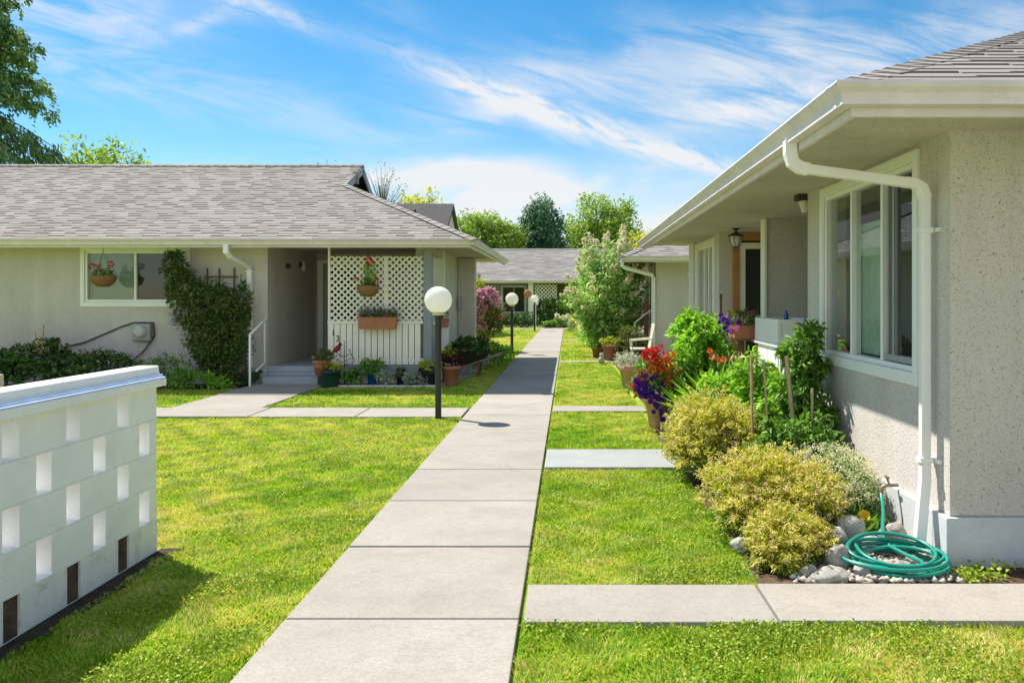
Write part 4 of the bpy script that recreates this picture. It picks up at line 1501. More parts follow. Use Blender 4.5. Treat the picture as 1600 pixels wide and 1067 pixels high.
mb.add([(-18.7, 49.2, rz3), (7.7, 49.2, rz3), (7.7, 54.1, GZ - .02), (-18.7, 54.1, GZ - .02)], [(0, 1, 2, 3)])
mb.add([(7.7, 44.3, GZ - .02), (7.7, 49.2, rz3), (7.7, 54.1, GZ - .02)], [(0, 1, 2)])
mb.add([(-18.7, 44.3, GZ - .02), (-18.7, 49.2, rz3), (-18.7, 54.1, GZ - .02)], [(0, 1, 2)])
mb.cur = 0
hip_caps(mb, (-18.7, 49.2, rz3), (7.7, 49.2, rz3), Vector((0, -1, -PITCH)), Vector((0, 1, -PITCH)), 0.3, 0.15)
mb.build('roof', ['shingle_far', 'roof_base'], h3)
MB().sweep(GUT, [(-18.7, 44.4), (7.7, 44.4)]).build('gutter', 'gutter_paint', h3)
MB().sweep(FAS, [(-18.7, 44.4), (7.7, 44.4)]).build('fascia', 'gutter_paint', h3)

# ------------------------------------------------------------------ dark roof beyond the left house
h4 = empty('house', (-9, 36, 0), 'taller house with a plain dark grey roof showing behind the hip of the near bungalow', 'house')
MB().box(-14, -5.3, 32.5, 39.5, -0.05, 3.6).build('wall', 'stucco', h4)
mb = MB()
mb.prism([(-14.4, 32.0, 3.35), (-14.4, 36.0, 5.85), (-14.4, 40.0, 3.35), (-14.4, 40.0, 3.2), (-14.4, 36.0, 5.68), (-14.4, 32.0, 3.2)], (9.25, 0, 0))
r4 = mb.build('roof', 'roof_dark', h4)
MB().add([(-14, 32.5, 3.55), (-14, 36, 5.7), (-14, 39.5, 3.55)], [(0, 1, 2)]).build('gable', 'stucco', h4)
MB().add([(-5.3, 32.5, 3.55), (-5.3, 36, 5.7), (-5.3, 39.5, 3.55)], [(0, 1, 2)]).build('gable', 'stucco', h4)
MB().lathe((-6.72, 34.9, 5.1), [(0.0, 0.42), (0.06, 0.36), (0.10, 0.3), (0.08, 0.28), (0.20, 0.0)], 10).build('roof_vent', 'dark_iron', r4)

h3.location.y += 3.5

# ------------------------------------------------------------------ lamps along the path
def make_lamp():
    t = empty('lamp_post', (-1.72, 10.58, 0), 'tallest looking white globe lamp on a black pole beside the cross path', 'lamp', 'white globe lamps along the path')
    x, y = -1.72, 10.58
    MB().tube([(x, y, -0.05), (x, y, 1.36)], 0.042, 16).tube([(x, y, 1.355), (x, y, 1.375)], 0.062, 16).build('pole', 'black_metal', t)
    MB().lathe((x, y, 0), [(0.0, 1.372), (0.078, 1.374), (0.082, 1.385), (0.075, 1.41), (0.09, 1.425), (0.0, 1.427)], 24).build('collar', 'lamp_collar', t)
    MB().sphere((x, y, 1.575), 0.182, 36, 22).build('globe', 'opal', t)
    return t


lamp = make_lamp()
for loc, lab in (((-1.60, 22.7, 0), 'white globe lamp by the dry lawn, middle one of three'),
                 ((-1.62, 38.5, 0), 'smallest looking white globe lamp near the far end of the path')):
    c = lamp.copy()
    COL.objects.link(c)
    c.location = loc
    c['label'] = lab
    for ch in list(lamp.children):
        d = ch.copy()
        COL.objects.link(d)
        d.parent = c

# ------------------------------------------------------------------ pots and baskets
def pot_prof(r0, r1, h, rim=0.03, t=0.012):
    return [(0.0, 0.0), (r0 * 0.96, 0.0), (r0, 0.008), (r1 - 0.012, h - rim), (r1 + 0.006, h - rim), (r1 + 0.01, h - rim + 0.006), (r1 + 0.01, h - 0.004), (r1 + 0.004, h), (r1 - t, h), (r1 - t - 0.006, h - 0.04), (0.0, h - 0.04)]


def pot(parent, c, r0, r1, h, mat, n=28, rim=0.03, soil=True):
    o = MB().lathe(c, pot_prof(r0, r1, h, rim), n).build('pot', mat, parent)
    if soil:
        MB().lathe((c[0], c[1], c[2] + h - 0.035), [(0, 0.012), (r1 * 0.6, 0.008), (r1 - 0.017, 0.0)], 16).build('soil', 'soil_dark', parent)
    return o


def mound(parent, rng, c, rad, n, k, size, mat, name='foliage', low=-0.35, cr=0.35, **kw):
    P, N, C = clumpy(rng, c, rad, n, k, cr, low)
    foliage(name, mat, parent, rng, P, N, size, **kw)
    return P, N, C


def bloom_parts(parent, rng, pts, r, mat, petals=18, name='bloom'):
    for p in pts:
        V, F = blooms(rng, [p], r * rng.uniform(0.8, 1.15), petals)
        np_mesh(name, V, F, mat, parent)


def stems(parent, base, tips, r=0.006, mat='stem_green', name='stem', sag=0.0):
    m = MB()
    b = Vector(base)
    for t_ in tips:
        t_ = Vector(t_)
        q = b.lerp(t_, 0.5) + Vector((0, 0, 0.12 * (t_ - b).length - sag))
        m.tube([b, q, t_], [r, r * 0.8, r * 0.4], 5, cap=False)
    return m.build(name, mat, parent)


g = np.random.default_rng(21)


def hanging_basket(c, r, label, spots, fr):
    t = empty('hanging_basket', (c[0], c[1], c[2]), label, 'hanging basket', 'baskets hung from the left eave')
    x, y, z = c
    MB().lathe((x, y, z), [(0.0, 0.0), (r * 0.45, 0.012), (r * 0.78, 0.07), (r * 0.95, 0.14), (r, 0.205), (r * 0.93, 0.205), (r * 0.85, 0.17), (0, 0.165)], 26).build('basket', 'coir', t)
    m = MB()
    for k in range(3):
        a = 2.1 * k + 0.5
        m.tube([(x + r * math.cos(a), y + r * math.sin(a), z + 0.2), (x, y, SOF - 0.16)], 0.0035, 5)
    m.tube([(x, y, SOF - 0.17), (x, y, SOF + 0.001)], 0.005, 5)
    m.build('hanger', 'dark_iron', t)
    mound(t, g, (x, y, z + 0.24), (fr * 0.8, fr * 0.8, 0.10), 420, 26, 0.045, 'leaf_mid', low=-0.5)
    return t


b1 = hanging_basket((-8.43, 14.5, 1.80), 0.225, 'hanging basket of red and pink geraniums in front of the window', None, 0.22)
tips = [(-8.60, 14.45, 2.18), (-8.44, 14.40, 2.15), (-8.27, 14.45, 2.21)]
stems(b1, (-8.43, 14.5, 1.99), tips)
bloom_parts(b1, g, tips[:1] + tips[2:], 0.055, 'petal_red', 26)
bloom_parts(b1, g, tips[1:2], 0.062, 'petal_pink', 26)
b2 = hanging_basket((-3.63, 14.5, 1.62), 0.205, 'hanging basket with tall red bloom in front of the porch lattice', None, 0.16)
P, N, C = clumpy(g, (-3.60, 14.5, 2.02), (0.10, 0.10, 0.18), 200, 16, 0.4, -0.8)
foliage('foliage', 'leaf_bright', b2, g, P, N, 0.06)
tips = [(-3.60, 14.46, 2.26), (-3.84, 14.45, 1.93), (-3.46, 14.45, 1.92)]
stems(b2, (-3.62, 14.5, 1.81), tips)
bloom_parts(b2, g, tips[:1], 0.085, 'petal_red', 34)
bloom_parts(b2, g, tips[1:], 0.06, 'petal_red', 24)

# window box on the porch rail
wb = empty('window_box', (-3.52, 14.80, 1.0), 'long terracotta window box of small purple flowers hung on the porch railing', 'planter')
m = MB()
v = []
for z, hw, hd in ((1.03, 0.325, 0.075), (1.235, 0.36, 0.095), (1.255, 0.37, 0.102), (1.255, 0.345, 0.085), (1.20, 0.34, 0.08)):
    v += [(-3.52 - hw, 14.795 - hd, z), (-3.52 + hw, 14.795 - hd, z), (-3.52 + hw, 14.795 + hd, z), (-3.52 - hw, 14.795 + hd, z)]
fs = [(0, 1, 2, 3), (16, 17, 18, 19)]
for i in range(4):
    for k in range(4):
        fs.append((i * 4 + k, i * 4 + (k + 1) % 4, i * 4 + 4 + (k + 1) % 4, i * 4 + 4 + k))
m.add(v, fs).build('pot', 'terracotta', wb, bevel=0.006)
P = np.stack([g.uniform(-3.87, -3.17, 800), g.normal(14.78, 0.06, 800), 1.25 + np.abs(g.normal(0.05, 0.06, 800))], 1)
foliage('foliage', 'leaf_olive', wb, g, P, np.tile([0, -0.3, 0.7], (800, 1)), 0.045)
P = np.stack([g.uniform(-3.9, -3.15, 60), g.normal(14.76, 0.06, 60), 1.30 + np.abs(g.normal(0.06, 0.05, 60))], 1)
V, F = blooms(g, P, 0.026, 8)
tag(np_mesh('bloom', V, F, 'petal_lavender', wb), kind='stuff')


def potted(name, label, cat, base, r0, r1, h, mat, leafs, group=None, rim=0.03):
    """pot with mounds of leaves: leafs = (mat, n, size, rad, dz)"""
    t = empty(name, base, label, cat, group)
    pot(t, base, r0, r1, h, mat, rim=rim)
    for lm, n, size, rad, dz in leafs:
        mound(t, g, (base[0], base[1], base[2] + h + dz), rad, n, max(8, n // 22), size, lm)
    return t


SH = 'pots standing along the porch of the left house'
blk = MB().box(-4.52, -4.36, 14.42, 14.56, 0.0, 0.20).build('plant_stand', 'dark_plastic', None, loc=(-4.44, 14.49, 0), bevel=0.006)
tag(blk, 'dark block standing under the ribbed terracotta pot by the porch step', 'plant stand')
t = empty('flower_pot', (-4.46, 14.46, 0.20), 'ribbed terracotta pot raised on a dark block beside the porch step', 'pot', SH)
MB().lathe((-4.46, 14.46, 0.203), [(0, 0), (0.10, 0), (0.135, 0.15), (0.148, 0.155), (0.15, 0.175), (0.142, 0.18), (0.15, 0.23), (0.168, 0.235), (0.168, 0.275), (0.15, 0.275), (0.14, 0.24), (0, 0.24)], 28).build('pot', 'terracotta', t)
mound(t, g, (-4.42, 14.46, 0.53), (0.16, 0.14, 0.13), 330, 20, 0.055, 'leaf_olive')
bloom_parts(t, g, [(-4.60, 14.40, 0.54)], 0.035, 'petal_peach', 14)
potted('flower_pot', 'green tub of lime yellow leaves below the porch railing', 'pot', (-4.25, 14.30, 0.0), 0.15, 0.17, 0.31, 'green_plastic',
       [('leaf_lime', 330, 0.06, (0.20, 0.16, 0.08), 0.05)], SH)
potted('flower_pot', 'bright blue glazed pot of bushy green leaves under the railing', 'pot', (-3.53, 14.50, 0.0), 0.095, 0.125, 0.245, 'blue_glaze',
       [('leaf_mid', 420, 0.075, (0.30, 0.18, 0.17), 0.08)], SH)
potted('flower_pot', 'small dark pot with a few orange blooms under the railing', 'pot', (-3.03, 14.52, 0.0), 0.075, 0.10, 0.20, 'dark_plastic',
       [('leaf_bronze', 120, 0.055, (0.09, 0.09, 0.08), 0.05), ('petal_yellow', 16, 0.03, (0.09, 0.07, 0.02), 0.05)], SH)
potted('flower_pot', 'dark grey pot of lime and maroon coleus behind the near lamp pole', 'pot', (-2.50, 14.48, 0.0), 0.12, 0.15, 0.27, 'dark_plastic',
       [('leaf_lime', 330, 0.06, (0.25, 0.17, 0.09), 0.09), ('leaf_maroon', 160, 0.06, (0.2, 0.15, 0.06), 0.02)], SH)
potted('flower_pot', 'largest terracotta pot with dark maroon foliage beside the wheelbarrow', 'pot', (-2.17, 14.75, 0.0), 0.145, 0.175, 0.36, 'terracotta',
       [('leaf_maroon', 520, 0.08, (0.20, 0.18, 0.19), 0.10), ('leaf_lime', 200, 0.07, (0.12, 0.12, 0.15), 0.20)], SH, rim=0.06)
# hostas and low leaves at the porch foot
for x, y, r, n, lm, lab in ((-3.90, 14.42, 0.17, 220, 'leaf_mid', 'low leafy plant on the ground left of the blue pot'),
                            (-3.30, 14.42, 0.15, 240, 'leaf_silver', 'pale variegated plant between the blue pot and small dark pot'),
                            (-2.78, 14.40, 0.20, 260, 'leaf_silver', 'grey green hosta right of the small dark pot'),
                            (-5.80, 14.62, 0.17, 150, 'leaf_dark', 'dark leafy plant at the foot of the white handrail')):
    t = empty('leafy_plant', (x, y, 0), lab, 'plant', 'low plants along the porch foot')
    mound(t, g, (x, y, 0.13), (r, r * 0.8, 0.15), n, 18, 0.075, lm, aspect=0.7)
    stems(t, (x, y, 0.0), [(x + 0.06, y, 0.18), (x - 0.06, y, 0.2), (x, y - 0.05, 0.22)], 0.005)
e = MB()
for i in range(9):
    e.box(-4.38 + i * 0.225, -4.38 + i * 0.225 + 0.215, 14.27, 14.31, -0.02, 0.05)
e = e.build('garden_edging', 'edging_white', None, loc=(-3.4, 14.3, 0), bevel=0.008)
tag(e, 'white edging strip between the porch plants and the lawn', 'edging')
e = MB()
pts = [(-2.33, 14.32), (-2.02, 16.0), (-1.98, 17.2), (-1.95, 19.2), (-1.95, 21.3)]
for a, b in zip(pts[:-1], pts[1:]):
    e.obox((a[0], a[1], 0.02), (b[0], b[1], 0.02), 0.06, 0.09)
e = e.build('garden_edging', 'grey_wood', None, loc=(-2.0, 17, 0), bevel=0.006)
tag(e, 'weathered edging board curving past the wheelbarrow bed', 'edging')

# gravel chips in the bed by the wheelbarrow
def chips(rng, P, r, flat=0.6):
    n = len(P)
    base = np.array([(1, 0, 0), (-1, 0, 0), (0, 1, 0), (0, -1, 0), (0, 0, 1), (0, 0, -1)], float)
    tri = np.array([(0, 2, 4), (2, 1, 4), (1, 3, 4), (3, 0, 4), (2, 0, 5), (1, 2, 5), (3, 1, 5), (0, 3, 5)])
    a = rng.uniform(0, 6.28, n)
    ca, sa = np.cos(a), np.sin(a)
    V = base[None] * rng.uniform(0.55, 1.3, (n, 6, 1)) * (r * rng.uniform(0.6, 1.5, (n, 1, 1)))
    V[:, :, 2] *= flat
    x = V[:, :, 0] * ca[:, None] - V[:, :, 1] * sa[:, None]
    y = V[:, :, 0] * sa[:, None] + V[:, :, 1] * ca[:, None]
    V = np.stack([x, y, V[:, :, 2]], 2) + P[:, None, :]
    F = (np.arange(n)[:, None, None] * 6 + tri[None]).reshape(-1, 3)
    return V.reshape(-1, 3), F


P = np.stack([g.uniform(-2.35, -2.0, 700), g.uniform(14.4, 20.5, 700), np.full(700, 0.02)], 1)
P = P[P[:, 0] < -2.33 + np.clip((P[:, 1] - 14.3) / 1.7, 0, 1) * 0.30]
P2 = np.stack([g.uniform(1.25, 2.2, 900), g.uniform(4.46, 5.35, 900), np.full(900, 0.02)], 1)
P2 = P2[P2[:, 0] > 1.2 + (P2[:, 1] - 4.46) * 0.5]
V, F = join([chips(g, P, 0.028), chips(g, P2, 0.026)])
tag(np_mesh('gravel', V, F, 'pebble'), kind='stuff')

# red bird on an iron stake
bd = empty('garden_stake', (-4.06, 14.5, 0), 'dark iron garden stake with curled twigs in front of the porch railing', 'garden ornament')
m = MB().tube([(-4.06, 14.5, -0.02), (-4.06, 14.5, 0.83)], [0.012, 0.005], 7)
rr = random.Random(9)
for s_, z in ((-1, 0.44), (1, 0.47), (-1, 0.38), (1, 0.40), (1, 0.55), (-1, 0.56)):
    L = rr.uniform(0.12, 0.21)
    m.tube([(-4.06, 14.5, z), (-4.06 + s_ * L * 0.5, 14.49, z + 0.01), (-4.06 + s_ * L, 14.48, z + 0.07), (-4.06 + s_ * L * 0.85, 14.48, z + 0.11)], 0.005, 5)
    m.sphere((-4.06 + s_ * L * 0.85, 14.48, z + 0.115), 0.014, 8, 6)
m.build('stake', 'dark_iron', bd)
br = empty('bird_ornament', (-4.19, 14.48, 0.62), 'red metal bird with a dark tail perched on the iron garden stake', 'bird ornament')
m = MB().tube([(-4.265, 14.48, 0.62), (-4.22, 14.48, 0.655), (-4.17, 14.48, 0.70), (-4.14, 14.48, 0.735), (-4.125, 14.48, 0.745)], [0.018, 0.045, 0.05, 0.036, 0.012], 12)
m.build('body', 'cardinal_red', br)
MB().sphere((-4.13, 14.48, 0.765), 0.03, 12, 8).tube([(-4.115, 14.48, 0.76), (-4.085, 14.48, 0.755)], [0.012, 0.002], 6).tube([(-4.14, 14.48, 0.785), (-4.155, 14.48, 0.82)], [0.014, 0.002], 6).build('head', 'dark_wood', br)
MB().obox((-4.255, 14.48, 0.63), (-4.335, 14.48, 0.53), 0.008, 0.03, (0, 1, 0)).build('tail', 'dark_wood', br)
MB().tube([(-4.19, 14.47, 0.66), (-4.18, 14.48, 0.59), (-4.10, 14.49, 0.54), (-4.06, 14.5, 0.53)], 0.004, 5).build('perch', 'dark_iron', br)

# wall pots by the porch post
t = empty('flower_pot', (-2.50, 15.8, 1.02), 'small square terracotta pot of green leaves on the white pedestal', 'pot', None)
m = MB()
v = []
for z, h_ in ((1.02, 0.075), (1.17, 0.10), (1.20, 0.105), (1.20, 0.085)):
    v += [(-2.46 - h_, 15.8 - h_, z), (-2.46 + h_, 15.8 - h_, z), (-2.46 + h_, 15.8 + h_, z), (-2.46 - h_, 15.8 + h_, z)]
m.add(v, [(0, 1, 2, 3), (12, 13, 14, 15)] + [(i * 4 + k, i * 4 + (k + 1) % 4, i * 4 + 4 + (k + 1) % 4, i * 4 + 4 + k) for i in range(3) for k in range(4)]).build('pot', 'terracotta', t, bevel=0.004)
mound(t, g, (-2.46, 15.8, 1.27), (0.11, 0.10, 0.09), 160, 14, 0.05, 'leaf_mid')
pd = MB().box(-2.55, -2.37, 15.72, 15.88, 0.0, 1.0).box(-2.57, -2.35, 15.70, 15.90, 1.0, 1.019).build('pedestal', 'white_paint', None, loc=(-2.46, 15.8, 0), bevel=0.006)
tag(pd, 'narrow white pedestal behind the lamp pole carrying a small square pot', 'pedestal')
t = empty('wall_pot', (-2.58, 15.3, 1.40), 'terracotta half pot hung on the side lattice behind the near globe', 'pot')
MB().lathe((-2.56, 15.0, 1.36), [(0, 0), (0.05, 0.0), (0.10, 0.10), (0.13, 0.25), (0.11, 0.25), (0.0, 0.2)], 18).build('pot', 'terracotta', t)

# wheelbarrow planter
wbx = empty('wheelbarrow', (-1.98, 16.4, 0), 'dark wooden garden wheelbarrow filled with green plants', 'wheelbarrow')
x0, y0 = -2.0, 16.4
v = []
for z, xa, xb, hy in ((0.26, -0.22, 0.20, 0.13), (0.50, -0.34, 0.40, 0.21), (0.50, -0.31, 0.37, 0.18), (0.44, -0.28, 0.33, 0.165)):
    v += [(x0 + xa, y0 - hy, z), (x0 + xb, y0 - hy, z), (x0 + xb, y0 + hy, z), (x0 + xa, y0 + hy, z)]
MB().add(v, [(0, 1, 2, 3), (12, 13, 14, 15)] + [(i * 4 + k, i * 4 + (k + 1) % 4, i * 4 + 4 + (k + 1) % 4, i * 4 + 4 + k) for i in range(3) for k in range(4)]).build('tray', 'dark_wood', wbx)
for s_ in (-1, 1):
    MB().obox((x0 - 0.42, y0 + s_ * 0.07, 0.10), (x0 + 0.62, y0 + s_ * 0.235, 0.47), 0.035, 0.04).build('handle', 'grey_wood', wbx)
    MB().obox((x0 + 0.20, y0 + s_ * 0.19, 0.33), (x0 + 0.16, y0 + s_ * 0.20, 0.0), 0.035, 0.035, (0, 1, 0)).build('leg', 'red_brown_wood', wbx)
MB().tube([(x0 - 0.40, y0 - 0.022, 0.115), (x0 - 0.40, y0 + 0.022, 0.115)], 0.115, 20).tube([(x0 - 0.40, y0 - 0.09, 0.115), (x0 - 0.40, y0 + 0.09, 0.115)], 0.015, 8).build('wheel', 'dark_iron', wbx)
t = empty('leafy_plant', (x0, y0, 0.44), 'broad green leaves spilling out of the wooden wheelbarrow', 'plant')
mound(t, g, (x0 - 0.02, y0, 0.60), (0.38, 0.24, 0.19), 700, 36, 0.085, 'leaf_dark', aspect=0.7)
bloom_parts(t, g, [(x0 - 0.05, y0 - 0.2, 0.58), (x0 + 0.10, y0 - 0.22, 0.56)], 0.045, 'petal_rust', 14)
t = empty('leafy_plant', (-1.72, 18.4, 0), 'light green clump at the edge of the lawn just past the wheelbarrow', 'plant')
mound(t, g, (-1.85, 18.4, 0.28), (0.42, 0.45, 0.36), 900, 44, 0.09, 'leaf_mid')
stems(t, (-1.85, 18.4, 0), [(-1.9, 18.3, 0.5), (-1.7, 18.4, 0.4), (-1.95, 18.5, 0.5)])
t = empty('leafy_plant', (-1.75, 20.3, 0), 'low dark green clump at the near foot of the mid lamp', 'plant')
mound(t, g, (-1.78, 20.3, 0.16), (0.40, 0.6, 0.24), 600, 36, 0.09, 'leaf_bright')

# pink flowering shrub by the corner of the left house
t = empty('flowering_shrub', (-2.45, 24.0, 0), 'tall shrub with big mauve pink flower heads at the corner of the left house', 'shrub')
P, N, C = clumpy(g, (-2.62, 24.0, 1.08), (0.62, 0.55, 0.72), 2600, 60, 0.34, -0.7)
foliage('foliage', 'leaf_olive', t, g, P, N, 0.11)
P, N, C2 = clumpy(g, (-2.95, 24.2, 1.75), (0.45, 0.4, 0.42), 700, 24, 0.4, -0.7)
foliage('foliage', 'leaf_lime', t, g, P, N, 0.14)
stems(t, (-2.5, 24.0, 0), C[:14], 0.018, 'stem_brown')
hd = [c for c in C if c[1] < 24.25]
pts = [(-2.85, 23.6, 1.62), (-2.62, 23.55, 1.66), (-2.40, 23.6, 1.74), (-2.25, 23.6, 1.70), (-2.16, 23.65, 1.52), (-2.78, 23.5, 1.40), (-2.55, 23.5, 1.32), (-2.88, 23.5, 1.05), (-2.62, 23.45, 1.12), (-2.75, 23.45, 0.85), (-2.52, 23.5, 0.78), (-2.92, 23.5, 0.70)]
bloom_parts(t, g, pts, 0.185, 'petal_mauve', 50)

# ------------------------------------------------------------------ planting in front of the left house
t = empty('trellis', (-6.45, 14.86, 0.4), 'small brown wooden trellis on the wall behind the climbing rose', 'trellis')
m = MB()
for x in (-6.72, -6.50, -6.22):
    m.box(x - 0.012, x + 0.012, 14.885, 14.90, 0.4, 2.16)
for z in (2.00, 1.5, 1.0):
    m.box(-6.78, -6.15, 14.868, 14.883, z - 0.012, z + 0.012)
m.build('frame', 'brown_wood', t)
cr = empty('climbing_rose', (-6.35, 14.6, 0), 'tall dark climbing rose covering the wall between the window and the downspout', 'shrub')
parts = []
for c, r, n, k in (((-7.20, 14.62, 2.20), (0.20, 0.14, 0.26), 900, 24), ((-7.02, 14.6, 1.78), (0.30, 0.2, 0.36), 1600, 34), ((-6.55, 14.55, 1.42), (0.58, 0.26, 0.46), 4600, 70),
                   ((-6.35, 14.52, 0.85), (0.52, 0.28, 0.58), 4600, 70), ((-6.25, 14.55, 0.35), (0.38, 0.24, 0.44), 1900, 40), ((-5.98, 14.6, 1.35), (0.18, 0.15, 0.5), 700, 20)):
    P, N, C = clumpy(g, c, r, n, k, 0.38, -0.9)
    parts.append(leaves(g, P, N, 0.068, droop=0.3))
V, F = join(parts)
np_mesh('foliage', V, F, 'leaf_bronze', cr)
stems(cr, (-6.2, 14.65, 0), [(-7.2, 14.65, 2.35), (-6.9, 14.6, 1.9), (-6.5, 14.6, 1.7), (-6.0, 14.6, 1.6), (-6.3, 14.4, 1.0)], 0.014, 'stem_brown')
bloom_parts(cr, g, [(-7.12, 14.32, 1.30), (-7.05, 14.32, 1.22), (-6.98, 14.32, 1.30), (-7.02, 14.32, 1.10), (-6.85, 14.3, 1.34), (-7.1, 14.3, 1.15)], 0.058, 'petal_lavender', 14)

t = empty('flowering_shrub', (-9.0, 13.9, 0), 'wide low geranium bush with small mauve flowers behind the white block wall', 'shrub')
parts = []
for c, r, n, k in (((-9.3, 14.1, 0.36), (0.85, 0.4, 0.42), 2000, 50), ((-8.2, 14.15, 0.30), (0.8, 0.4, 0.36), 1600, 44), ((-10.2, 14.1, 0.30), (0.7, 0.4, 0.36), 1300, 36), ((-9.3, 14.3, 0.66), (0.45, 0.3, 0.22), 500, 20)):
    P, N, C = clumpy(g, c, r, n, k, 0.3, -0.5)
    parts.append(leaves(g, P, N, 0.085, aspect=0.8, droop=-0.2))
V, F = join(parts)
np_mesh('foliage', V, F, 'leaf_dark', t)
P = np.stack([g.uniform(-9.9, -7.3, 75), g.uniform(13.7, 14.1, 75), g.uniform(0.35, 0.85, 75)], 1)
V, F = blooms(g, P, 0.036, 9)
tag(np_mesh('bloom', V, F, 'petal_mauve', t), kind='stuff')
for x, h_ in ((-9.32, 1.02), (-9.18, 1.14), (-9.25, 0.9)):
    m = MB().tube([(x, 14.0, 0.3), (x + 0.01, 13.98, h_)], [0.008, 0.004], 5)
    m.build('stem', 'stem_brown', t)
    P = np.stack([g.normal(x, 0.025, 60), g.normal(13.98, 0.025, 60), g.uniform(0.62, h_ + 0.05, 60)], 1)
    V, F = leaves(g, P, g.normal(0, 1, (60, 3)), 0.04, 0.6)
    np_mesh('flower_spike', V, F, 'petal_peach', t)
t = empty('flowering_shrub', (-7.0, 13.95, 0), 'loose light green plant with mauve flowers between the geranium bush and the rose', 'shrub')
mound(t, g, (-7.05, 14.0, 0.26), (0.60, 0.35, 0.32), 1300, 44, 0.065, 'leaf_mid')
P = np.stack([g.uniform(-7.55, -6.8, 22), g.uniform(13.65, 13.9, 22), g.uniform(0.35, 0.72, 22)], 1)
stems(t, (-7.05, 14.0, 0.1), P[:16], 0.003)
bloom_parts(t, g, P[:18], 0.036, 'petal_lavender', 10)
t = empty('leafy_plant', (-6.35, 13.8, 0), 'low bright leaves along the lawn edge under the climbing rose', 'plant')
mound(t, g, (-6.45, 13.95, 0.12), (0.6, 0.2, 0.18), 700, 36, 0.06, 'leaf_bright')
pw = MB().box(-10.17, -10.05, 14.05, 14.17, 0.0, 0.62)
pw = MB().box(-4.12, -4.02, 5.60, 5.70, -0.05, 1.06).build('wooden_post', 'pale_wood', None, loc=(-4.07, 5.65, 0), bevel=0.006)
tag(pw, 'pale wooden post top just showing behind the white block wall', 'post')

# ------------------------------------------------------------------ right-hand flower bed
def spirea(label, lobes, n_leaf, n_tip, seed, size, tip):
    """one bush of several overlapping lobes: (centre, radii)"""
    q = np.random.default_rng(seed)
    c0 = lobes[0][0]
    t = empty('spirea_bush', (c0[0], c0[1], 0), label, 'bush', 'golden bushes in the right bed')
    gold, green, T, tips = [], [], [], []
    vol = np.array([r[0] * r[1] * r[2] for c, r in lobes]) ** 0.67
    vol = vol / vol.sum()
    for (c, rad), share in zip(lobes, vol):
        c, rad = np.array(c), np.array(rad)
        P, N, C = clumpy(q, c, rad, int(n_leaf * share), int(40 + 110 * share), 0.27, -0.45, shell=0.45)
        u = (P[:, 2] - c[2]) / rad[2] + q.normal(0, 0.3, len(P))
        gold.append((P[u >= 0.1], N[u >= 0.1]))
        green.append((P[u < 0.1], N[u < 0.1]))
        # single shoots standing out of the mound
        d = unit(q.normal(0, 1, (240, 3)) + np.array([0, 0, 0.35]))
        d = d[d[:, 2] > -0.1][:int(30 + 110 * share)]
        for d_ in d:
            l_ = q.uniform(1.0, 1.38)
            u_ = q.uniform(0.7, l_, 24)
            gold.append((c + (d_ * rad)[None] * u_[:, None] + q.normal(0, 0.008, (24, 3)), np.tile(d_, (24, 1))))
            T.append(c + d_ * rad * l_)
        d = unit(q.normal(0, 1, (int(n_tip * share) * 3, 3)))
        d = d[d[:, 2] > 0.0][:int(n_tip * share)]
        T += list(c + d * rad * (1.12 + q.normal(0, 0.07, (len(d), 1))))
        tips += [tuple(x) for x in C[:18]]
    for lst, m in ((gold, 'leaf_spirea'), (green, 'leaf_spirea_green')):
        P = np.concatenate([x[0] for x in lst])
        N = np.concatenate([x[1] for x in lst])
        ok = P[:, 2] > 0.01
        foliage('foliage', m, t, q, P[ok], N[ok], size, aspect=0.42, spread=0.75)
    T = np.array(T)
    V, F = blooms(q, T[T[:, 2] > 0.05], tip, 9, 0.7)
    tag(np_mesh('bloom', V, F, 'petal_peach', t), kind='stuff')
    stems(t, (c0[0], c0[1], 0.0), tips, 0.006, 'stem_brown')
    return t


spirea('round golden green bush in front of the tomato plants', [((1.28, 7.20, 0.34), (0.36, 0.42, 0.37)), ((1.55, 7.00, 0.27), (0.27, 0.32, 0.31)), ((1.12, 6.95, 0.22), (0.24, 0.28, 0.24))], 17000, 420, 31, 0.042, 0.020)
spirea('largest golden bush with peach flower tips in front of the round one', [((1.32, 5.50, 0.26), (0.36, 0.38, 0.27)), ((1.60, 5.44, 0.24), (0.24, 0.34, 0.24)), ((1.20, 5.24, 0.17), (0.20, 0.24, 0.19)), ((1.47, 5.22, 0.20), (0.26, 0.24, 0.22))], 21000, 640, 32, 0.036, 0.018)
spirea('small sprawling golden bush at the corner of the lawn and the entry path', [((1.30, 4.86, 0.11), (0.20, 0.25, 0.19)), ((1.48, 4.90, 0.10), (0.15, 0.18, 0.14)), ((1.22, 4.70, 0.06), (0.12, 0.14, 0.11))], 7500, 200, 33, 0.030, 0.017)

q = np.random.default_rng(40)
t = empty('flowering_bush', (1.98, 5.95, 0), 'bush covered with tiny white flowers against the foundation', 'bush')
P, N, C = clumpy(q, (1.94, 5.95, 0.20), (0.31, 0.46, 0.26), 7500, 110, 0.28, -0.5)
ok = P[:, 2] > 0.01
foliage('foliage', 'leaf_mid', t, q, P[ok], N[ok], 0.032, aspect=0.45)
d = unit(q.normal(0, 1, (2600, 3)))
d = d[d[:, 2] > -0.1][:1150]
T = np.array((1.94, 5.95, 0.20)) + d * np.array((0.33, 0.48, 0.29)) * q.normal(1.0, 0.07, (len(d), 1))
V, F = blooms(q, T, 0.019, 8)
tag(np_mesh('bloom', V, F, 'petal_cream', t), kind='stuff')
stems(t, (1.94, 5.95, 0), [tuple(x) for x in C[:24]], 0.005, 'stem_green')

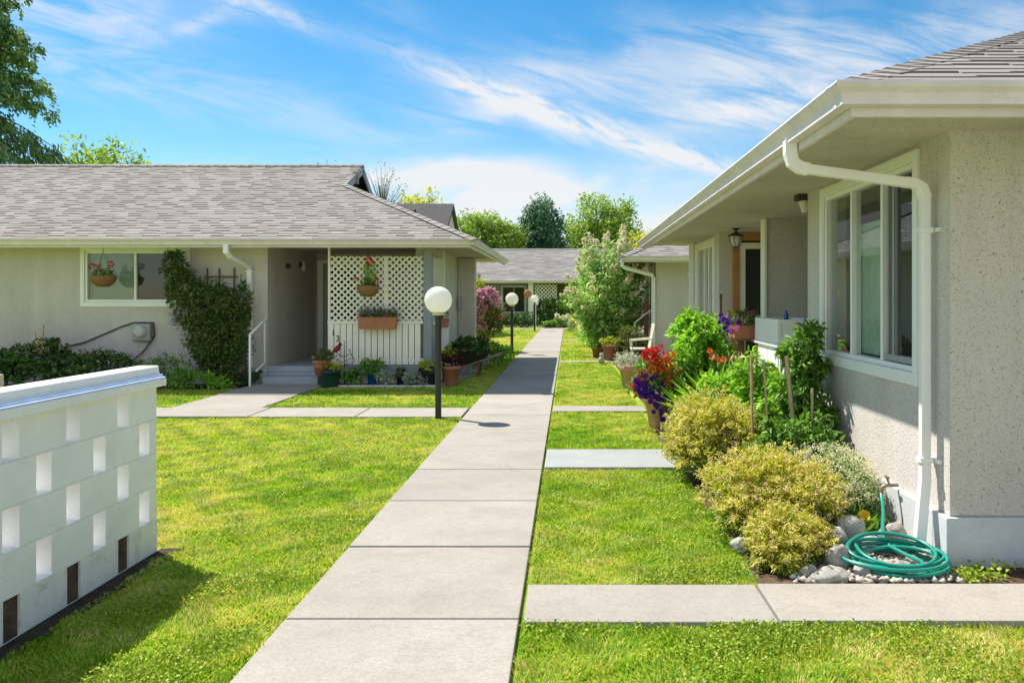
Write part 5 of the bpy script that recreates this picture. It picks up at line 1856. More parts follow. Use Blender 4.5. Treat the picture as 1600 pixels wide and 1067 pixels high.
t = empty('lily', (1.95, 5.35, 0), 'orange yellow lily flower near the boulders', 'flower')
P = np.stack([q.normal(1.95, 0.06, 140), q.normal(5.38, 0.06, 140), q.uniform(0.0, 0.05, 140)], 1)
V, F = leaves(q, P, np.concatenate([q.normal(0, 0.5, (140, 2)), np.ones((140, 1))], 1), 0.16, 0.10, 0, 0.3, 0.3)
np_mesh('foliage', V, F, 'leaf_mid', t)
MB().tube([(1.95, 5.36, 0), (1.955, 5.30, 0.16)], 0.004, 5).build('stem', 'stem_green', t)
V, F = trumpets(q, [(1.955, 5.28, 0.17), (1.99, 5.30, 0.14)], [(-0.3, -0.8, 0.4), (0.4, -0.6, 0.3)], 0.036)
np_mesh('bloom', V, F, 'petal_yellow', t)
t = empty('flower', (1.07, 5.75, 0), 'small dark red flowers at the lawn edge below the largest golden bush', 'flower')
mound(t, q, (1.10, 5.72, 0.05), (0.09, 0.16, 0.06), 240, 16, 0.03, 'leaf_bright')
bloom_parts(t, q, [(1.05, 5.85, 0.10), (1.07, 5.68, 0.10), (1.04, 5.74, 0.08)], 0.026, 'petal_red', 12)
bloom_parts(t, q, [(1.10, 5.42, 0.07), (1.12, 5.34, 0.08)], 0.024, 'petal_white', 12)
t = empty('leafy_plant', (1.66, 5.05, 0), 'small plum red leaves beside the boulders', 'plant')
mound(t, q, (1.64, 5.08, 0.16), (0.08, 0.08, 0.10), 90, 10, 0.04, 'leaf_maroon')


def boulder(c, r, sx, sy, sz, seed, label):
    b = random.Random(seed)
    import bmesh
    bm = bmesh.new()
    bmesh.ops.create_icosphere(bm, subdivisions=4, radius=1)
    f = [(Vector((b.gauss(0, 1), b.gauss(0, 1), b.gauss(0, 1))).normalized(), b.uniform(0.55, 0.95)) for _ in range(9)]
    for v in bm.verts:
        n = v.co.normalized()
        s_ = 1.0
        for d, h in f:
            k = n.dot(d)
            if k > h:
                s_ = min(s_, (h + (k - h) * 0.35) / k)
        s_ *= 1 + 0.03 * math.sin(n.x * 7 + seed) * math.sin(n.y * 6) + 0.02 * math.sin(n.z * 11 + n.x * 5)
        v.co = Vector((n.x * sx, n.y * sy, n.z * sz)) * r * s_
    rot = Matrix.Rotation(b.uniform(0, 6.28), 4, 'Z')
    for v in bm.verts:
        v.co = rot @ v.co + Vector(c)
    me = bpy.data.meshes.new('boulder')
    bm.to_mesh(me)
    bm.free()
    me.polygons.foreach_set('use_smooth', [True] * len(me.polygons))
    o = link('boulder', me, ['rock'], None, (c[0], c[1], 0))
    tag(o, label, 'rock', 'boulders edging the right bed')


for a in [((1.79, 5.10, 0.13), 0.10, 1.1, 0.9, 0.85, 1, 'roundest pale boulder, highest of the rock pile by the hose'),
          ((1.66, 4.93, 0.10), 0.085, 0.85, 0.8, 1.1, 2, 'upright mottled boulder just left of the roundest one'),
          ((1.585, 4.70, 0.075), 0.085, 1.0, 0.8, 1.0, 3, 'grey boulder at the foot of the small sprawling bush'),
          ((1.49, 4.53, 0.025), 0.115, 1.3, 0.75, 0.5, 4, 'flat grey stone half buried along the entry path'),
          ((1.90, 5.00, 0.06), 0.085, 1.2, 0.8, 0.8, 5, 'low tan boulder between the round one and the hose'),
          ((2.10, 5.16, 0.075), 0.10, 1.0, 0.9, 0.9, 6, 'pale boulder behind the hose where it drops from the tap'),
          ((2.06, 4.93, 0.05), 0.07, 1.1, 0.9, 0.8, 7, 'pinkish stone between the hose coil and the downspout foot'),
          ((1.075, 5.02, 0.05), 0.065, 0.9, 1.0, 0.9, 8, 'single grey rock at the lawn edge left of the golden bushes'),
          ((1.69, 4.60, 0.04), 0.06, 1.1, 0.9, 0.7, 9, 'small speckled stone touching the left side of the hose coil'),
          ((1.38, 4.60, 0.03), 0.06, 1.1, 0.9, 0.7, 10, 'smaller stone hidden under the sprawling bush by the path'),
          ((1.96, 4.70, 0.03), 0.05, 1.2, 0.9, 0.7, 11, 'white pebble stone lying inside the hose coil, left one'),
          ((2.05, 4.76, 0.035), 0.05, 1.1, 0.9, 0.8, 12, 'white pebble stone lying inside the hose coil, right one'),
          ((1.90, 4.62, 0.025), 0.045, 1.2, 0.9, 0.7, 13, 'tan stone lying at the front of the hose coil')]:
    boulder(*a)
sb = MB().box(2.74, 3.25, 4.43, 4.70, 0.035, 0.075).build('splash_block', 'pale_slab', None, loc=(3, 4.6, 0.035), bevel=0.01)
tag(sb, 'pale concrete splash block at the right edge beside the foundation', 'splash block')

# hose: one long tube, coiled on the gravel and rising to the tap
hq = random.Random(5)
pts = []
turns = 6.4
N_ = 230
for i in range(N_):
    s_ = i / (N_ - 1)
    a = s_ * turns * 2 * math.pi + 2.6
    k = int(s_ * turns)
    rx = 0.275 + 0.045 * math.sin(k * 2.1 + 0.4) - 0.10 * max(0, 0.35 - s_) * 2 + 0.02 * math.sin(a * 0.5)
    ry = 0.215 + 0.035 * math.sin(k * 1.7 + 1.0) - 0.08 * max(0, 0.35 - s_) * 2
    cx = 1.925 + 0.03 * math.sin(k * 1.3) + 0.012 * math.sin(a * 0.31)
    cy = 4.70 + 0.022 * math.cos(k * 2.3)
    z = 0.030 + 0.105 * s_ + 0.022 * math.sin(a + k) * s_ + 0.035 * s_ * (math.cos(a - 1.0))
    pts.append((cx + rx * math.cos(a), cy + ry * math.sin(a), max(0.028, z)))
lx, ly, lz = pts[-1]
# leave the coil at the back left and climb to the tap
pts += [(lx + (1.86 - lx) * f + 0.0, ly + (4.96 - ly) * f, lz + (0.05 - lz) * f * 0.3) for f in (0.4, 0.8)]
pts += [(1.95, 5.02, 0.10), (2.02, 5.12, 0.14), (2.085, 5.28, 0.19), (2.12, 5.40, 0.225), (2.133, 5.455, 0.255), (2.135, 5.46, 0.272)]
# smooth the run
for _ in range(2):
    pts = [pts[0]] + [tuple((pts[i - 1][j] + 2 * pts[i][j] + pts[i + 1][j]) / 4 for j in range(3)) for i in range(1, len(pts) - 1)] + [pts[-1]]
hs_ = MB().tube(pts, 0.0115, 9).build('garden_hose', 'hose_rubber', None, loc=(1.925, 4.7, 0))
tag(hs_, 'teal green garden hose coiled on the gravel by the path', 'hose')
MB().tube([(2.134, 5.4585, 0.236), (2.135, 5.4595, 0.262)], 0.0145, 10).build('coupling', 'pipe_metal', hs_)

# tomato plants on stakes
TG = 'tomato plants tied to stakes'
for i, (x, y, h_, r, lab, lm) in enumerate([
        (2.03, 6.85, 1.38, 0.28, 'tomato plant nearest the window, tallest against the wall', 'leaf_mid'),
        (1.76, 6.95, 0.66, 0.30, 'tomato plant with the short stake just behind the round golden bush', 'leaf_mid'),
        (1.78, 7.75, 1.05, 0.28, 'tomato plant in front of the white cabinet', 'leaf_bright'),
        (2.06, 7.35, 0.90, 0.28, 'tomato plant between the white cabinet and the window', 'leaf_mid'),
        (1.50, 8.1, 0.80, 0.32, 'tomato plant furthest left, behind the round golden bush', 'leaf_bright'),
        (1.98, 6.36, 0.66, 0.28, 'low tomato plant between the white flowering bush and the stakes', 'leaf_mid'),
        (1.70, 6.48, 0.60, 0.27, 'low tomato plant at the feet of the two thin stakes', 'leaf_mid'),
        (1.93, 7.05, 0.95, 0.30, 'tomato plant in the middle of the patch behind the thickest stake', 'leaf_bright')]):
    q = np.random.default_rng(60 + i)
    t = empty('tomato_plant', (x, y, 0), lab, 'plant', TG)
    parts = []
    C_all = []
    k = int(h_ / 0.13)
    for j in range(k):
        z = 0.12 + j * (h_ - 0.1) / k
        rr_ = r * (1.0 - 0.45 * j / k)
        P, N, C = clumpy(q, (x + q.normal(0, 0.03), y + q.normal(0, 0.03), z), (rr_, rr_, 0.13), 330, 11, 0.42, -0.9)
        ok = (P[:, 0] < 2.25) & (P[:, 2] > 0.01)
        parts.append(leaves(q, P[ok], N[ok], 0.072, 0.44, 0.4, 0.85, 0.32))
        C_all += [tuple(np.minimum(c_, [2.22, 99, 99])) for c_ in C[:5]]
    V, F = join(parts)
    np_mesh('foliage', V, F, lm, t)
    m = MB().tube([(x, y, 0), (x + 0.02, y, h_ * 0.5), (x - 0.01, y, h_)], [0.009, 0.008, 0.004], 6)
    for c_ in C_all:
        m.tube([(x, y, max(0.05, c_[2] - 0.06)), c_], [0.004, 0.002], 4, cap=False)
    m.build('stem', 'stem_green', t)
for a, b, lab in (((1.67, 6.60, 0.0), (1.62, 6.62, 1.06), 'second wooden plant stake from the left among the tomatoes'),
                  ((1.55, 6.70, 0.0), (1.535, 6.72, 1.11), 'leftmost wooden plant stake among the tomatoes'),
                  ((1.90, 6.55, 0.0), (1.80, 6.60, 1.12), 'thickest and tallest wooden plant stake, leaning left'),
                  ((1.97, 6.48, 0.0), (1.975, 6.48, 0.87), 'short split wooden stake closest to the wall')):
    wd = 0.034 if 'thickest' in lab else 0.02
    o = MB().obox(a, b, wd, wd * 0.8).build('plant_stake', 'stake_wood', None, loc=a)
    tag(o, lab, 'stake', 'wooden stakes in the tomato patch')

# bushy bright plant further along, lilies and spiky plant
q = np.random.default_rng(80)
t = empty('green_bush', (1.72, 10.4, 0), 'tall bright green leafy bush behind the red and purple flowers', 'bush')
parts = []
for c, r, n, k in (((1.62, 10.3, 1.02), (0.30, 0.30, 0.44), 1900, 46), ((1.78, 10.0, 0.75), (0.40, 0.34, 0.50), 2400, 56), ((1.72, 10.3, 0.35), (0.44, 0.4, 0.40), 1500, 40)):
    P, N, C = clumpy(q, c, r, n, k, 0.32, -0.9)
    parts.append(leaves(q, P, N, 0.085, 0.52, 0.2))
V, F = join(parts)
np_mesh('foliage', V, F, 'leaf_bright', t)
stems(t, (1.72, 10.3, 0), [tuple(c_) for c_ in C[:12]] + [(1.6, 10.2, 1.2), (1.8, 10.0, 1.0)], 0.01)
t = empty('lily', (1.72, 9.0, 0), 'orange lilies in strap leaves right of the tall green bush', 'flower')
P = np.stack([q.normal(1.72, 0.14, 420), q.normal(9.0, 0.14, 420), q.uniform(0.0, 0.25, 420)], 1)
V, F = leaves(q, P, np.concatenate([q.normal(0, 0.45, (420, 2)), np.ones((420, 1))], 1), 0.55, 0.07, 0, 0.25, 0.35)
np_mesh('foliage', V, F, 'leaf_bright', t)
L = [(1.60, 8.9, 0.95), (1.66, 8.85, 0.92), (1.72, 8.9, 0.93), (1.57, 8.9, 1.02)]
stems(t, (1.7, 9.0, 0.3), L, 0.005)
for c_ in L:
    V, F = trumpets(q, [c_, (c_[0] + 0.02, c_[1], c_[2] - 0.01)], [(-0.3, -0.8, 0.5), (0.5, -0.5, 0.3)], 0.042)
    np_mesh('bloom', V, F, 'petal_orange', t)
t = empty('spiky_plant', (1.85, 8.5, 0), 'yellow green plant of narrow upright leaves with orange tips', 'plant')
P = np.stack([q.normal(1.82, 0.12, 420), q.normal(8.55, 0.12, 420), q.uniform(0.1, 0.5, 420)], 1)
V, F = leaves(q, P, np.concatenate([q.normal(0, 0.4, (420, 2)), np.ones((420, 1))], 1), 0.36, 0.09, 0, 0.2, 0.3)
np_mesh('foliage', V, F, 'leaf_lime', t)
P = np.stack([q.normal(1.84, 0.10, 60), q.normal(8.5, 0.08, 60), q.uniform(0.72, 0.98, 60)], 1)
V, F = leaves(q, P, np.tile([0, 0, 1.0], (60, 1)), 0.10, 0.16, 0, 0.3)
tag(np_mesh('flower_spike', V, F, 'petal_peach', t), kind='stuff')

# ------------------------------------------------------------------ pots by the path
PG = 'flower pots beside the right lawn'
DX, DY = -0.11, -0.85
t = empty('flower_pot', (DX + 1.24, DY + 10.75, 0), 'tan terracotta pot overflowing with orange and red geraniums and purple petunias', 'pot', PG)
pot(t, (DX + 1.24, DY + 10.75, 0.0), 0.13, 0.19, 0.40, 'terracotta_pale', rim=0.07)
P, N, C = clumpy(q, (DX + 1.26, DY + 10.72, 0.60), (0.40, 0.30, 0.32), 1900, 44, 0.34, -0.6)
foliage('foliage', 'leaf_mid', t, q, P, N, 0.06)
red = [(1.06, 10.5, 0.95), (1.14, 10.5, 0.97), (1.20, 10.48, 1.0), (1.10, 10.48, 0.84), (1.16, 10.45, 0.88)]
orange = [(1.24, 10.48, 0.84), (1.33, 10.48, 0.92), (1.16, 10.42, 0.76), (1.27, 10.42, 0.82), (1.30, 10.42, 0.64), (1.20, 10.42, 0.80), (1.38, 10.5, 0.74)]
pink = [(0.98, 10.5, 0.72), (1.02, 10.46, 0.64), (0.94, 10.5, 0.60), (0.90, 10.5, 0.54), (1.06, 10.46, 0.72), (0.96, 10.5, 0.48)]
red, orange, pink = [[(x_ + DX, y_ + DY, z_ - 0.02) for x_, y_, z_ in L_] for L_ in (red, orange, pink)]
stems(t, (DX + 1.24, DY + 10.7, 0.42), red + orange, 0.005)
bloom_parts(t, q, red, 0.072, 'petal_red', 34)
bloom_parts(t, q, orange, 0.070, 'petal_orange', 34)
bloom_parts(t, q, pink, 0.055, 'petal_red', 26)
pp, pd_ = [], []
for i in range(84):
    if i < 38:
        c_ = (q.uniform(0.92, 1.15), q.uniform(10.38, 10.5), q.uniform(0.36, 0.68))
    elif i < 58:
        c_ = (1.14 + (i - 38) * 0.008 + q.normal(0, 0.03), 10.45 + q.normal(0, 0.03), 0.52 - (i - 38) * 0.026)
    else:
        c_ = (q.uniform(1.22, 1.52), q.uniform(10.4, 10.55), q.uniform(0.03, 0.20) if i % 2 else q.uniform(0.3, 0.62))
    c_ = (c_[0] + DX, c_[1] + DY, c_[2])
    pp.append(c_)
    pd_.append((q.normal(-0.1, 0.4), -1, q.normal(0.4, 0.3)))
for c_, d_ in zip(pp, pd_):
    V, F = trumpets(q, [c_], [d_], 0.042)
    np_mesh('petunia', V, F, 'petal_purple', t)
t = empty('flower_pot', (1.10, 14.2, 0), 'pale terracotta pot of silvery white flowers behind the red geraniums', 'pot', PG)
pot(t, (1.10, 14.2, 0.0), 0.13, 0.20, 0.40, 'terracotta_pale', rim=0.07)
mound(t, q, (1.06, 14.15, 0.48), (0.26, 0.24, 0.13), 420, 24, 0.06, 'leaf_silver')
P = np.stack([q.normal(1.02, 0.13, 46), q.normal(14.0, 0.1, 46), q.uniform(0.44, 0.64, 46)], 1)
V, F = blooms(q, P, 0.035, 9)
tag(np_mesh('bloom', V, F, 'petal_white', t), kind='stuff')
for c_ in [(1.28, 13.95, 0.47), (1.24, 13.95, 0.42), (1.31, 13.97, 0.44), (1.27, 13.95, 0.52)]:
    V, F = trumpets(q, [c_], [(0, -1, 0.3)], 0.05)
    np_mesh('petunia', V, F, 'petal_purple', t)
t = potted('flower_pot', 'wide dark terracotta pot in front of the white flowering shrub', 'pot', (1.13, 20.4, 0.0), 0.19, 0.265, 0.40, 'terracotta_dark',
           [('leaf_lime', 420, 0.08, (0.30, 0.24, 0.14), 0.05)], PG, rim=0.06)
t = potted('flower_pot', 'dark pot half hidden at the left of the wide terracotta pot', 'pot', (0.80, 21.4, 0.0), 0.13, 0.18, 0.30, 'terracotta_dark',
           [('leaf_mid', 300, 0.09, (0.28, 0.24, 0.18), 0.06), ('petal_white', 30, 0.05, (0.25, 0.2, 0.1), 0.06)], PG)
t = empty('garden_ornament', (0.80, 19.3, 0), 'small grey stone animal figure at the lawn edge before the wide pot', 'garden ornament')
MB().sphere((0.80, 19.3, 0.11), 0.085, 14, 10, 0.9, 1.3, 1.1).build('body', 'rock', t)
MB().sphere((0.80, 19.2, 0.235), 0.055, 12, 8).tube([(0.77, 19.2, 0.27), (0.765, 19.2, 0.32)], [0.018, 0.004], 6).tube([(0.83, 19.2, 0.27), (0.835, 19.2, 0.32)], [0.018, 0.004], 6).build('head', 'rock', t)

# row of mixed flowers along the far bed
for i, (x, y, lm, fm, lab) in enumerate([(0.75, 26.5, 'leaf_bright', 'petal_white', 'low bright clump with white flowers between the far bed and lawn'),
                                         (0.78, 30.5, 'leaf_lime', 'petal_peach', 'pale peach and lime flower clump half way along the far bed'),
                                         (0.70, 34.0, 'leaf_mid', 'petal_red', 'red flower clump in the far bed below the shrub'),
                                         (0.45, 37.5, 'leaf_mid', 'petal_mauve', 'mauve pink flower clump at the far end of the bed')]):
    t = empty('flower_clump', (x, y, 0), lab, 'flowers', 'flower clumps along the far bed')
    mound(t, q, (x, y, 0.25), (0.42, 1.0, 0.36), 900, 46, 0.11, lm)
    P, N, C = clumpy(q, (x - 0.05, y - 0.1, 0.38), (0.42, 1.0, 0.32), 150, 30, 0.3, 0)
    V, F = blooms(q, P, 0.07, 8)
    tag(np_mesh('bloom', V, F, fm, t), kind='stuff')
t = empty('flower_clump', (1.45, 20.6, 0), 'tall grassy clump with rust flowers right of the wide terracotta pot', 'flowers')
mound(t, q, (1.55, 20.2, 0.42), (0.36, 0.4, 0.46), 1200, 46, 0.12, 'leaf_olive', aspect=0.3)
bloom_parts(t, q, [(1.42, 19.9, 0.75), (1.5, 19.9, 0.62), (1.45, 19.85, 0.55)], 0.05, 'petal_rust', 16)

# ------------------------------------------------------------------ the big white butterfly bush
q = np.random.default_rng(90)
t = empty('butterfly_bush', (1.05, 22.2, 0), 'tall arching shrub with long cream flower spikes in front of the second right bungalow', 'shrub')
parts = []
tips, dirs = [], []
m = MB()
for i in range(120):
    a = q.uniform(0, 6.283)
    sp_ = q.uniform(0.15, 1.0) ** 0.6
    hgt = 3.15 - 1.25 * sp_ ** 2 + q.normal(0, 0.22)
    if i > 75:
        hgt = q.uniform(0.8, 1.8)
        sp_ = q.uniform(0.6, 1.0)
    ex = Vector((1.12 + 1.08 * sp_ * math.cos(a), 22.2 + 1.1 * sp_ * math.sin(a), hgt))
    b_ = Vector((1.12 + 0.2 * math.cos(a), 22.2 + 0.2 * math.sin(a), 0.1))
    c1 = b_.lerp(ex, 0.5) + Vector((-0.1 * math.cos(a), -0.1 * math.sin(a), 0.35))
    path = [b_ * (1 - u) ** 2 + c1 * 2 * u * (1 - u) + ex * u * u for u in [k / 7 for k in range(8)]]
    m.tube(path, [0.014 - 0.0014 * k for k in range(8)], 5, cap=False)
    pa = np.array([tuple(p_) for p_ in path])
    n = 105
    u = q.uniform(0.22, 1.0, n) * 7
    k = np.minimum(u.astype(int), 6)
    P = pa[k] + (pa[k + 1] - pa[k]) * (u - k)[:, None] + q.normal(0, 0.085, (n, 3))
    out_ = np.tile([math.cos(a) * 0.7, math.sin(a) * 0.7, 0.25], (n, 1))
    parts.append(leaves(q, P, unit(out_ + q.normal(0, 0.6, (n, 3))), 0.17, 0.24, 0.35, 0.35, 0.35))
    tips.append(pa[-1])
    dirs.append(unit((pa[-1] - pa[-2])[None])[0])
V, F = join(parts)
np_mesh('foliage', V, F, 'leaf_buddleia', t)
m.build('stem', 'stem_brown', t)
for tip_, d_ in zip(tips, dirs):
    if q.random() < 0.12 or tip_[2] < 0.7:
        continue
    L = q.uniform(0.28, 0.50)
    n = 110
    u = q.uniform(0, 1, n)
    ax = tip_ + u[:, None] * L * unit((d_ + np.array([0.0, 0, -0.10]))[None]) + np.stack([np.zeros(n), np.zeros(n), -0.32 * L * u ** 2], 1)
    rad = 0.062 * (1 - 0.75 * u)
    P = ax + unit(q.normal(0, 1, (n, 3))) * rad[:, None]
    V, F = leaves(q, P, q.normal(0, 1, (n, 3)), 0.055, 0.8, 0, 0.5)
    np_mesh('flower_spike', V, F, 'petal_cream', t)

# patio chair by the second house
t = empty('patio_chair', (1.70, 18.7, 0), 'whitish woven garden chair beside the downspout of the second right bungalow', 'chair')
x, y = 1.70, 18.7
MB().box(x - 0.24, x + 0.22, y - 0.24, y + 0.24, 0.40, 0.44).build('seat', 'wicker_white', t, bevel=0.012)
m = MB()
for k in range(9):
    yy = y - 0.22 + k * 0.055
    m.tube([(x + 0.20, yy, 0.44), (x + 0.26, yy, 0.75), (x + 0.29, yy, 0.98)], 0.016, 6)
m.tube([(x + 0.20, y - 0.25, 0.44), (x + 0.29, y - 0.25, 0.99), (x + 0.29, y + 0.25, 0.99), (x + 0.20, y + 0.25, 0.44)], 0.02, 8)
m.build('backrest', 'wicker_white', t)
for sx_ in (-0.21, 0.20):
    for sy_ in (-0.21, 0.21):
        MB().tube([(x + sx_, y + sy_, 0.40), (x + sx_ * 1.12, y + sy_ * 1.05, 0.0)], 0.018, 7).build('leg', 'wicker_white', t)
for sy_ in (-0.25, 0.25):
    MB().tube([(x - 0.22, y + sy_, 0.40), (x - 0.24, y + sy_, 0.62), (x + 0.24, y + sy_, 0.66)], 0.018, 7).build('armrest', 'wicker_white', t)
t = empty('timber_post', (2.05, 21.2, 0), 'dark brown timber post with a white brace near the garden chair', 'post')
MB().box(2.00, 2.12, 21.15, 21.27, 0.0, 1.55).build('post', 'red_brown_wood', t)
MB().tube([(1.75, 21.1, 0.95), (2.06, 21.12, 1.2), (2.2, 21.15, 1.28)], 0.02, 6).tube([(1.75, 21.1, 0.95), (1.75, 21.1, 0.0)], 0.018, 6).build('brace', 'white_paint', t)

# ------------------------------------------------------------------ right porch things
cb = empty('cabinet', (2.4, 8.5, 0), 'white cabinet standing at the edge of the right porch', 'cabinet')
MB().box(2.12, 2.62, 8.02, 8.95, 0.342, 1.10).build('body', 'white_paint', cb, bevel=0.006)
MB().box(2.085, 2.65, 7.985, 8.985, 1.102, 1.135).build('top', 'white_paint', cb, bevel=0.006)
MB().box(2.108, 2.119, 8.06, 8.47, 0.40, 1.06).build('door', 'white_paint', cb, bevel=0.003)
MB().box(2.108, 2.119, 8.50, 8.91, 0.40, 1.06).build('door', 'white_paint', cb, bevel=0.003)
bx = empty('planter_box', (2.35, 8.5, 1.137), 'white wooden box with a diagonal brace on top of the cabinet', 'box')
m = MB().box(2.10, 2.13, 8.03, 9.0, 1.138, 1.385).box(2.52, 2.55, 8.03, 9.0, 1.138, 1.385).box(2.13, 2.52, 8.03, 8.06, 1.138, 1.385).box(2.13, 2.52, 8.97, 9.0, 1.138, 1.385).box(2.13, 2.52, 8.06, 8.97, 1.138, 1.16)
m.build('body', 'white_paint', bx, bevel=0.003)
MB().obox((2.13, 8.024, 1.165), (2.50, 8.024, 1.36), 0.01, 0.035, (0, -1, 0)).box(2.10, 2.55, 8.019, 8.0295, 1.345, 1.385).box(2.10, 2.55, 8.019, 8.0295, 1.138, 1.170).box(2.10, 2.135, 8.0195, 8.0298, 1.170, 1.345).box(2.515, 2.55, 8.0195, 8.0298, 1.170, 1.345).build('brace', 'white_paint', bx)
MB().box(2.131, 2.519, 8.061, 8.969, 1.33, 1.345).build('soil', 'soil_dark', bx)
bt = MB().lathe((2.22, 8.15, 1.34), [(0, 0), (0.026, 0), (0.026, 0.09), (0.012, 0.115), (0.012, 0.135), (0, 0.135)], 14).build('bottle', 'blue_glass', None, loc=(2.22, 8.15, 1.34))
tag(bt, 'small dark blue bottle standing in the white box', 'bottle')
t = empty('handrail', (2.15, 7.8, 0), 'short sloping white handrail between the cabinet and the wall corner', 'handrail')
MB().obox((2.12, 7.82, 1.02), (2.335, 7.70, 1.32), 0.04, 0.06).build('rail', 'white_paint', t, bevel=0.004)
MB().box(2.10, 2.16, 7.79, 7.85, 0.0, 1.03).build('post', 'white_paint', t, bevel=0.004)
t = empty('flower_box', (2.0, 9.35, 1.12), 'terracotta trough of purple petunias and pink flowers beside the white box', 'planter')
v = []
for z, hx, hy in ((1.135, 0.11, 0.17), (1.27, 0.13, 0.20), (1.285, 0.135, 0.205), (1.285, 0.115, 0.185), (1.25, 0.11, 0.18)):
    v += [(2.02 - hx, 9.35 - hy, z), (2.02 + hx, 9.35 - hy, z), (2.02 + hx, 9.35 + hy, z), (2.02 - hx, 9.35 + hy, z)]
MB().add(v, [(0, 1, 2, 3), (16, 17, 18, 19)] + [(i * 4 + k, i * 4 + (k + 1) % 4, i * 4 + 4 + (k + 1) % 4, i * 4 + 4 + k) for i in range(4) for k in range(4)]).build('pot', 'terracotta', t, bevel=0.004)
mound(t, q, (2.0, 9.3, 1.34), (0.22, 0.26, 0.12), 600, 30, 0.045, 'leaf_olive')
for i in range(30):
    c_ = (q.uniform(1.76, 1.98), q.uniform(9.05, 9.45), q.uniform(1.20, 1.44))
    V, F = trumpets(q, [c_], [(-0.5, -0.9, 0.3)], 0.032)
    np_mesh('petunia', V, F, 'petal_purple' if i % 3 else 'petal_lavender', t)
bloom_parts(t, q, [(1.86, 9.05, 1.24), (1.92, 9.03, 1.21), (1.89, 9.02, 1.28), (1.95, 9.04, 1.26), (2.06, 9.1, 1.42), (2.12, 9.15, 1.45)], 0.03, 'petal_pink', 14)
st = MB().box(1.92, 2.12, 9.18, 9.52, 1.11, 1.134).box(1.99, 2.05, 9.30, 9.40, 0.0, 1.11).build('plant_stand', 'red_brown_wood', None, loc=(2.02, 9.35, 0), bevel=0.004)
tag(st, 'brown wooden stand under the terracotta trough', 'plant stand')
t = empty('flower_pot', (2.16, 9.02, 1.13), 'small orange terracotta pot at the corner of the cabinet beside the white box', 'pot')
pot(t, (2.16, 8.98 + 0.14, 1.14), 0.045, 0.06, 0.11, 'terracotta', 18, 0.02)
MB().box(2.10, 2.22, 9.06, 9.18, 1.10, 1.138).build('saucer', 'terracotta', t)
stems(t, (2.16, 9.12, 1.23), [(2.14, 9.1, 1.48), (2.19, 9.1, 1.44), (2.17, 9.14, 1.52)], 0.004)
t = MB().tube([(2.235, 11.70, 0.0), (2.262, 11.86, 1.60)], [0.018, 0.016], 8).tube([(2.262, 11.86, 1.60), (2.264, 11.87, 1.66)], 0.022, 8).build('walking_stick', 'brown_wood', None, loc=(2.235, 11.7, 0))
tag(t, 'brown stick leaning beside the far window of the right bungalow', 'stick')

# ------------------------------------------------------------------ planting before the far house
q = np.random.default_rng(100)
for i, (x, y, r, h_, n, lm, lab) in enumerate([
        (-3.9, 43.6, 0.8, 0.6, 700, 'leaf_dark', 'low dark bush under the far windows, left of the mid lamp'),
        (-2.6, 43.4, 0.8, 0.75, 900, 'leaf_dark', 'grey green bush at the foot of the white porch post'),
        (-0.9, 43.9, 0.9, 1.3, 2400, 'leaf_dark', 'tall dark bush filling the porch of the far house'),
        (0.2, 43.6, 0.9, 1.6, 2200, 'leaf_mid', 'lighter green bush beside the far porch lattice'),
        (-0.4, 42.9, 0.8, 0.45, 800, 'leaf_mid', 'low leafy plants at the end of the path, left part'),
        (1.3, 43.2, 0.9, 0.7, 1100, 'leaf_bright', 'low leafy plants at the end of the path, right part'),
        (2.6, 43.6, 1.2, 1.5, 1800, 'leaf_olive', 'olive bush in the far right corner behind the flowering shrub'),
        (-5.2, 43.4, 0.8, 0.8, 900, 'leaf_lime', 'yellow green bush at the far left beside the house corner')]):
    t = empty('garden_bush', (x, y, 0), lab, 'bush', 'bushes before the far house')
    P, N, C = clumpy(q, (x, y, h_ * 0.55), (r, 0.6, h_ * 0.6), n, 50, 0.32, -0.8)
    foliage('foliage', lm, t, q, P, N, 0.17)
    stems(t, (x, y, 0), [tuple(c_) for c_ in C[:8]], 0.02, 'stem_brown')
    if i == 0:
        bloom_parts(t, q, [(-4.2, 43.0, 0.6), (-3.9, 43.0, 0.5), (-4.05, 42.95, 0.72), (-3.7, 43, 0.55)], 0.22, 'petal_pink', 36)
    if i in (4, 5):
        bloom_parts(t, q, [(x - 0.2, 42.6, 0.65), (x + 0.35, 42.6, 0.5), (x + 0.1, 42.6, 0.35)], 0.15, 'petal_white', 26)
t = empty('bird_bath', (-1.75, 42.6, 0), 'thin white bird house on a pole near the smallest lamp', 'bird house')
MB().tube([(-1.75, 42.6, 0), (-1.75, 42.6, 1.25)], 0.035, 8).build('pole', 'white_paint', t)
MB().box(-1.9, -1.6, 42.47, 42.73, 1.25, 1.45).prism([(-1.95, 42.44, 1.45), (-1.55, 42.44, 1.45), (-1.75, 42.44, 1.62)], (0, 0.32, 0)).build('house', 'white_paint', t)
t = empty('hanging_ornament', (-2.27, 44.7, 1.7), 'round orange ornament hanging on the white post of the far porch', 'ornament')
MB().tube([(-2.27, 44.80, 1.85), (-2.27, 44.72, 1.85)], [0.22, 0.19], 18).build('disc', 'orange_wood', t)
V, F = leaves(q, np.stack([q.uniform(-8, 2.5, 500), q.uniform(42.4, 42.8, 500), np.full(500, 0.05)], 1), np.tile([0, 0, 1.0], (500, 1)), 0.16, 0.6)
tag(np_mesh('border_plants', V, F, 'leaf_olive'), kind='stuff')

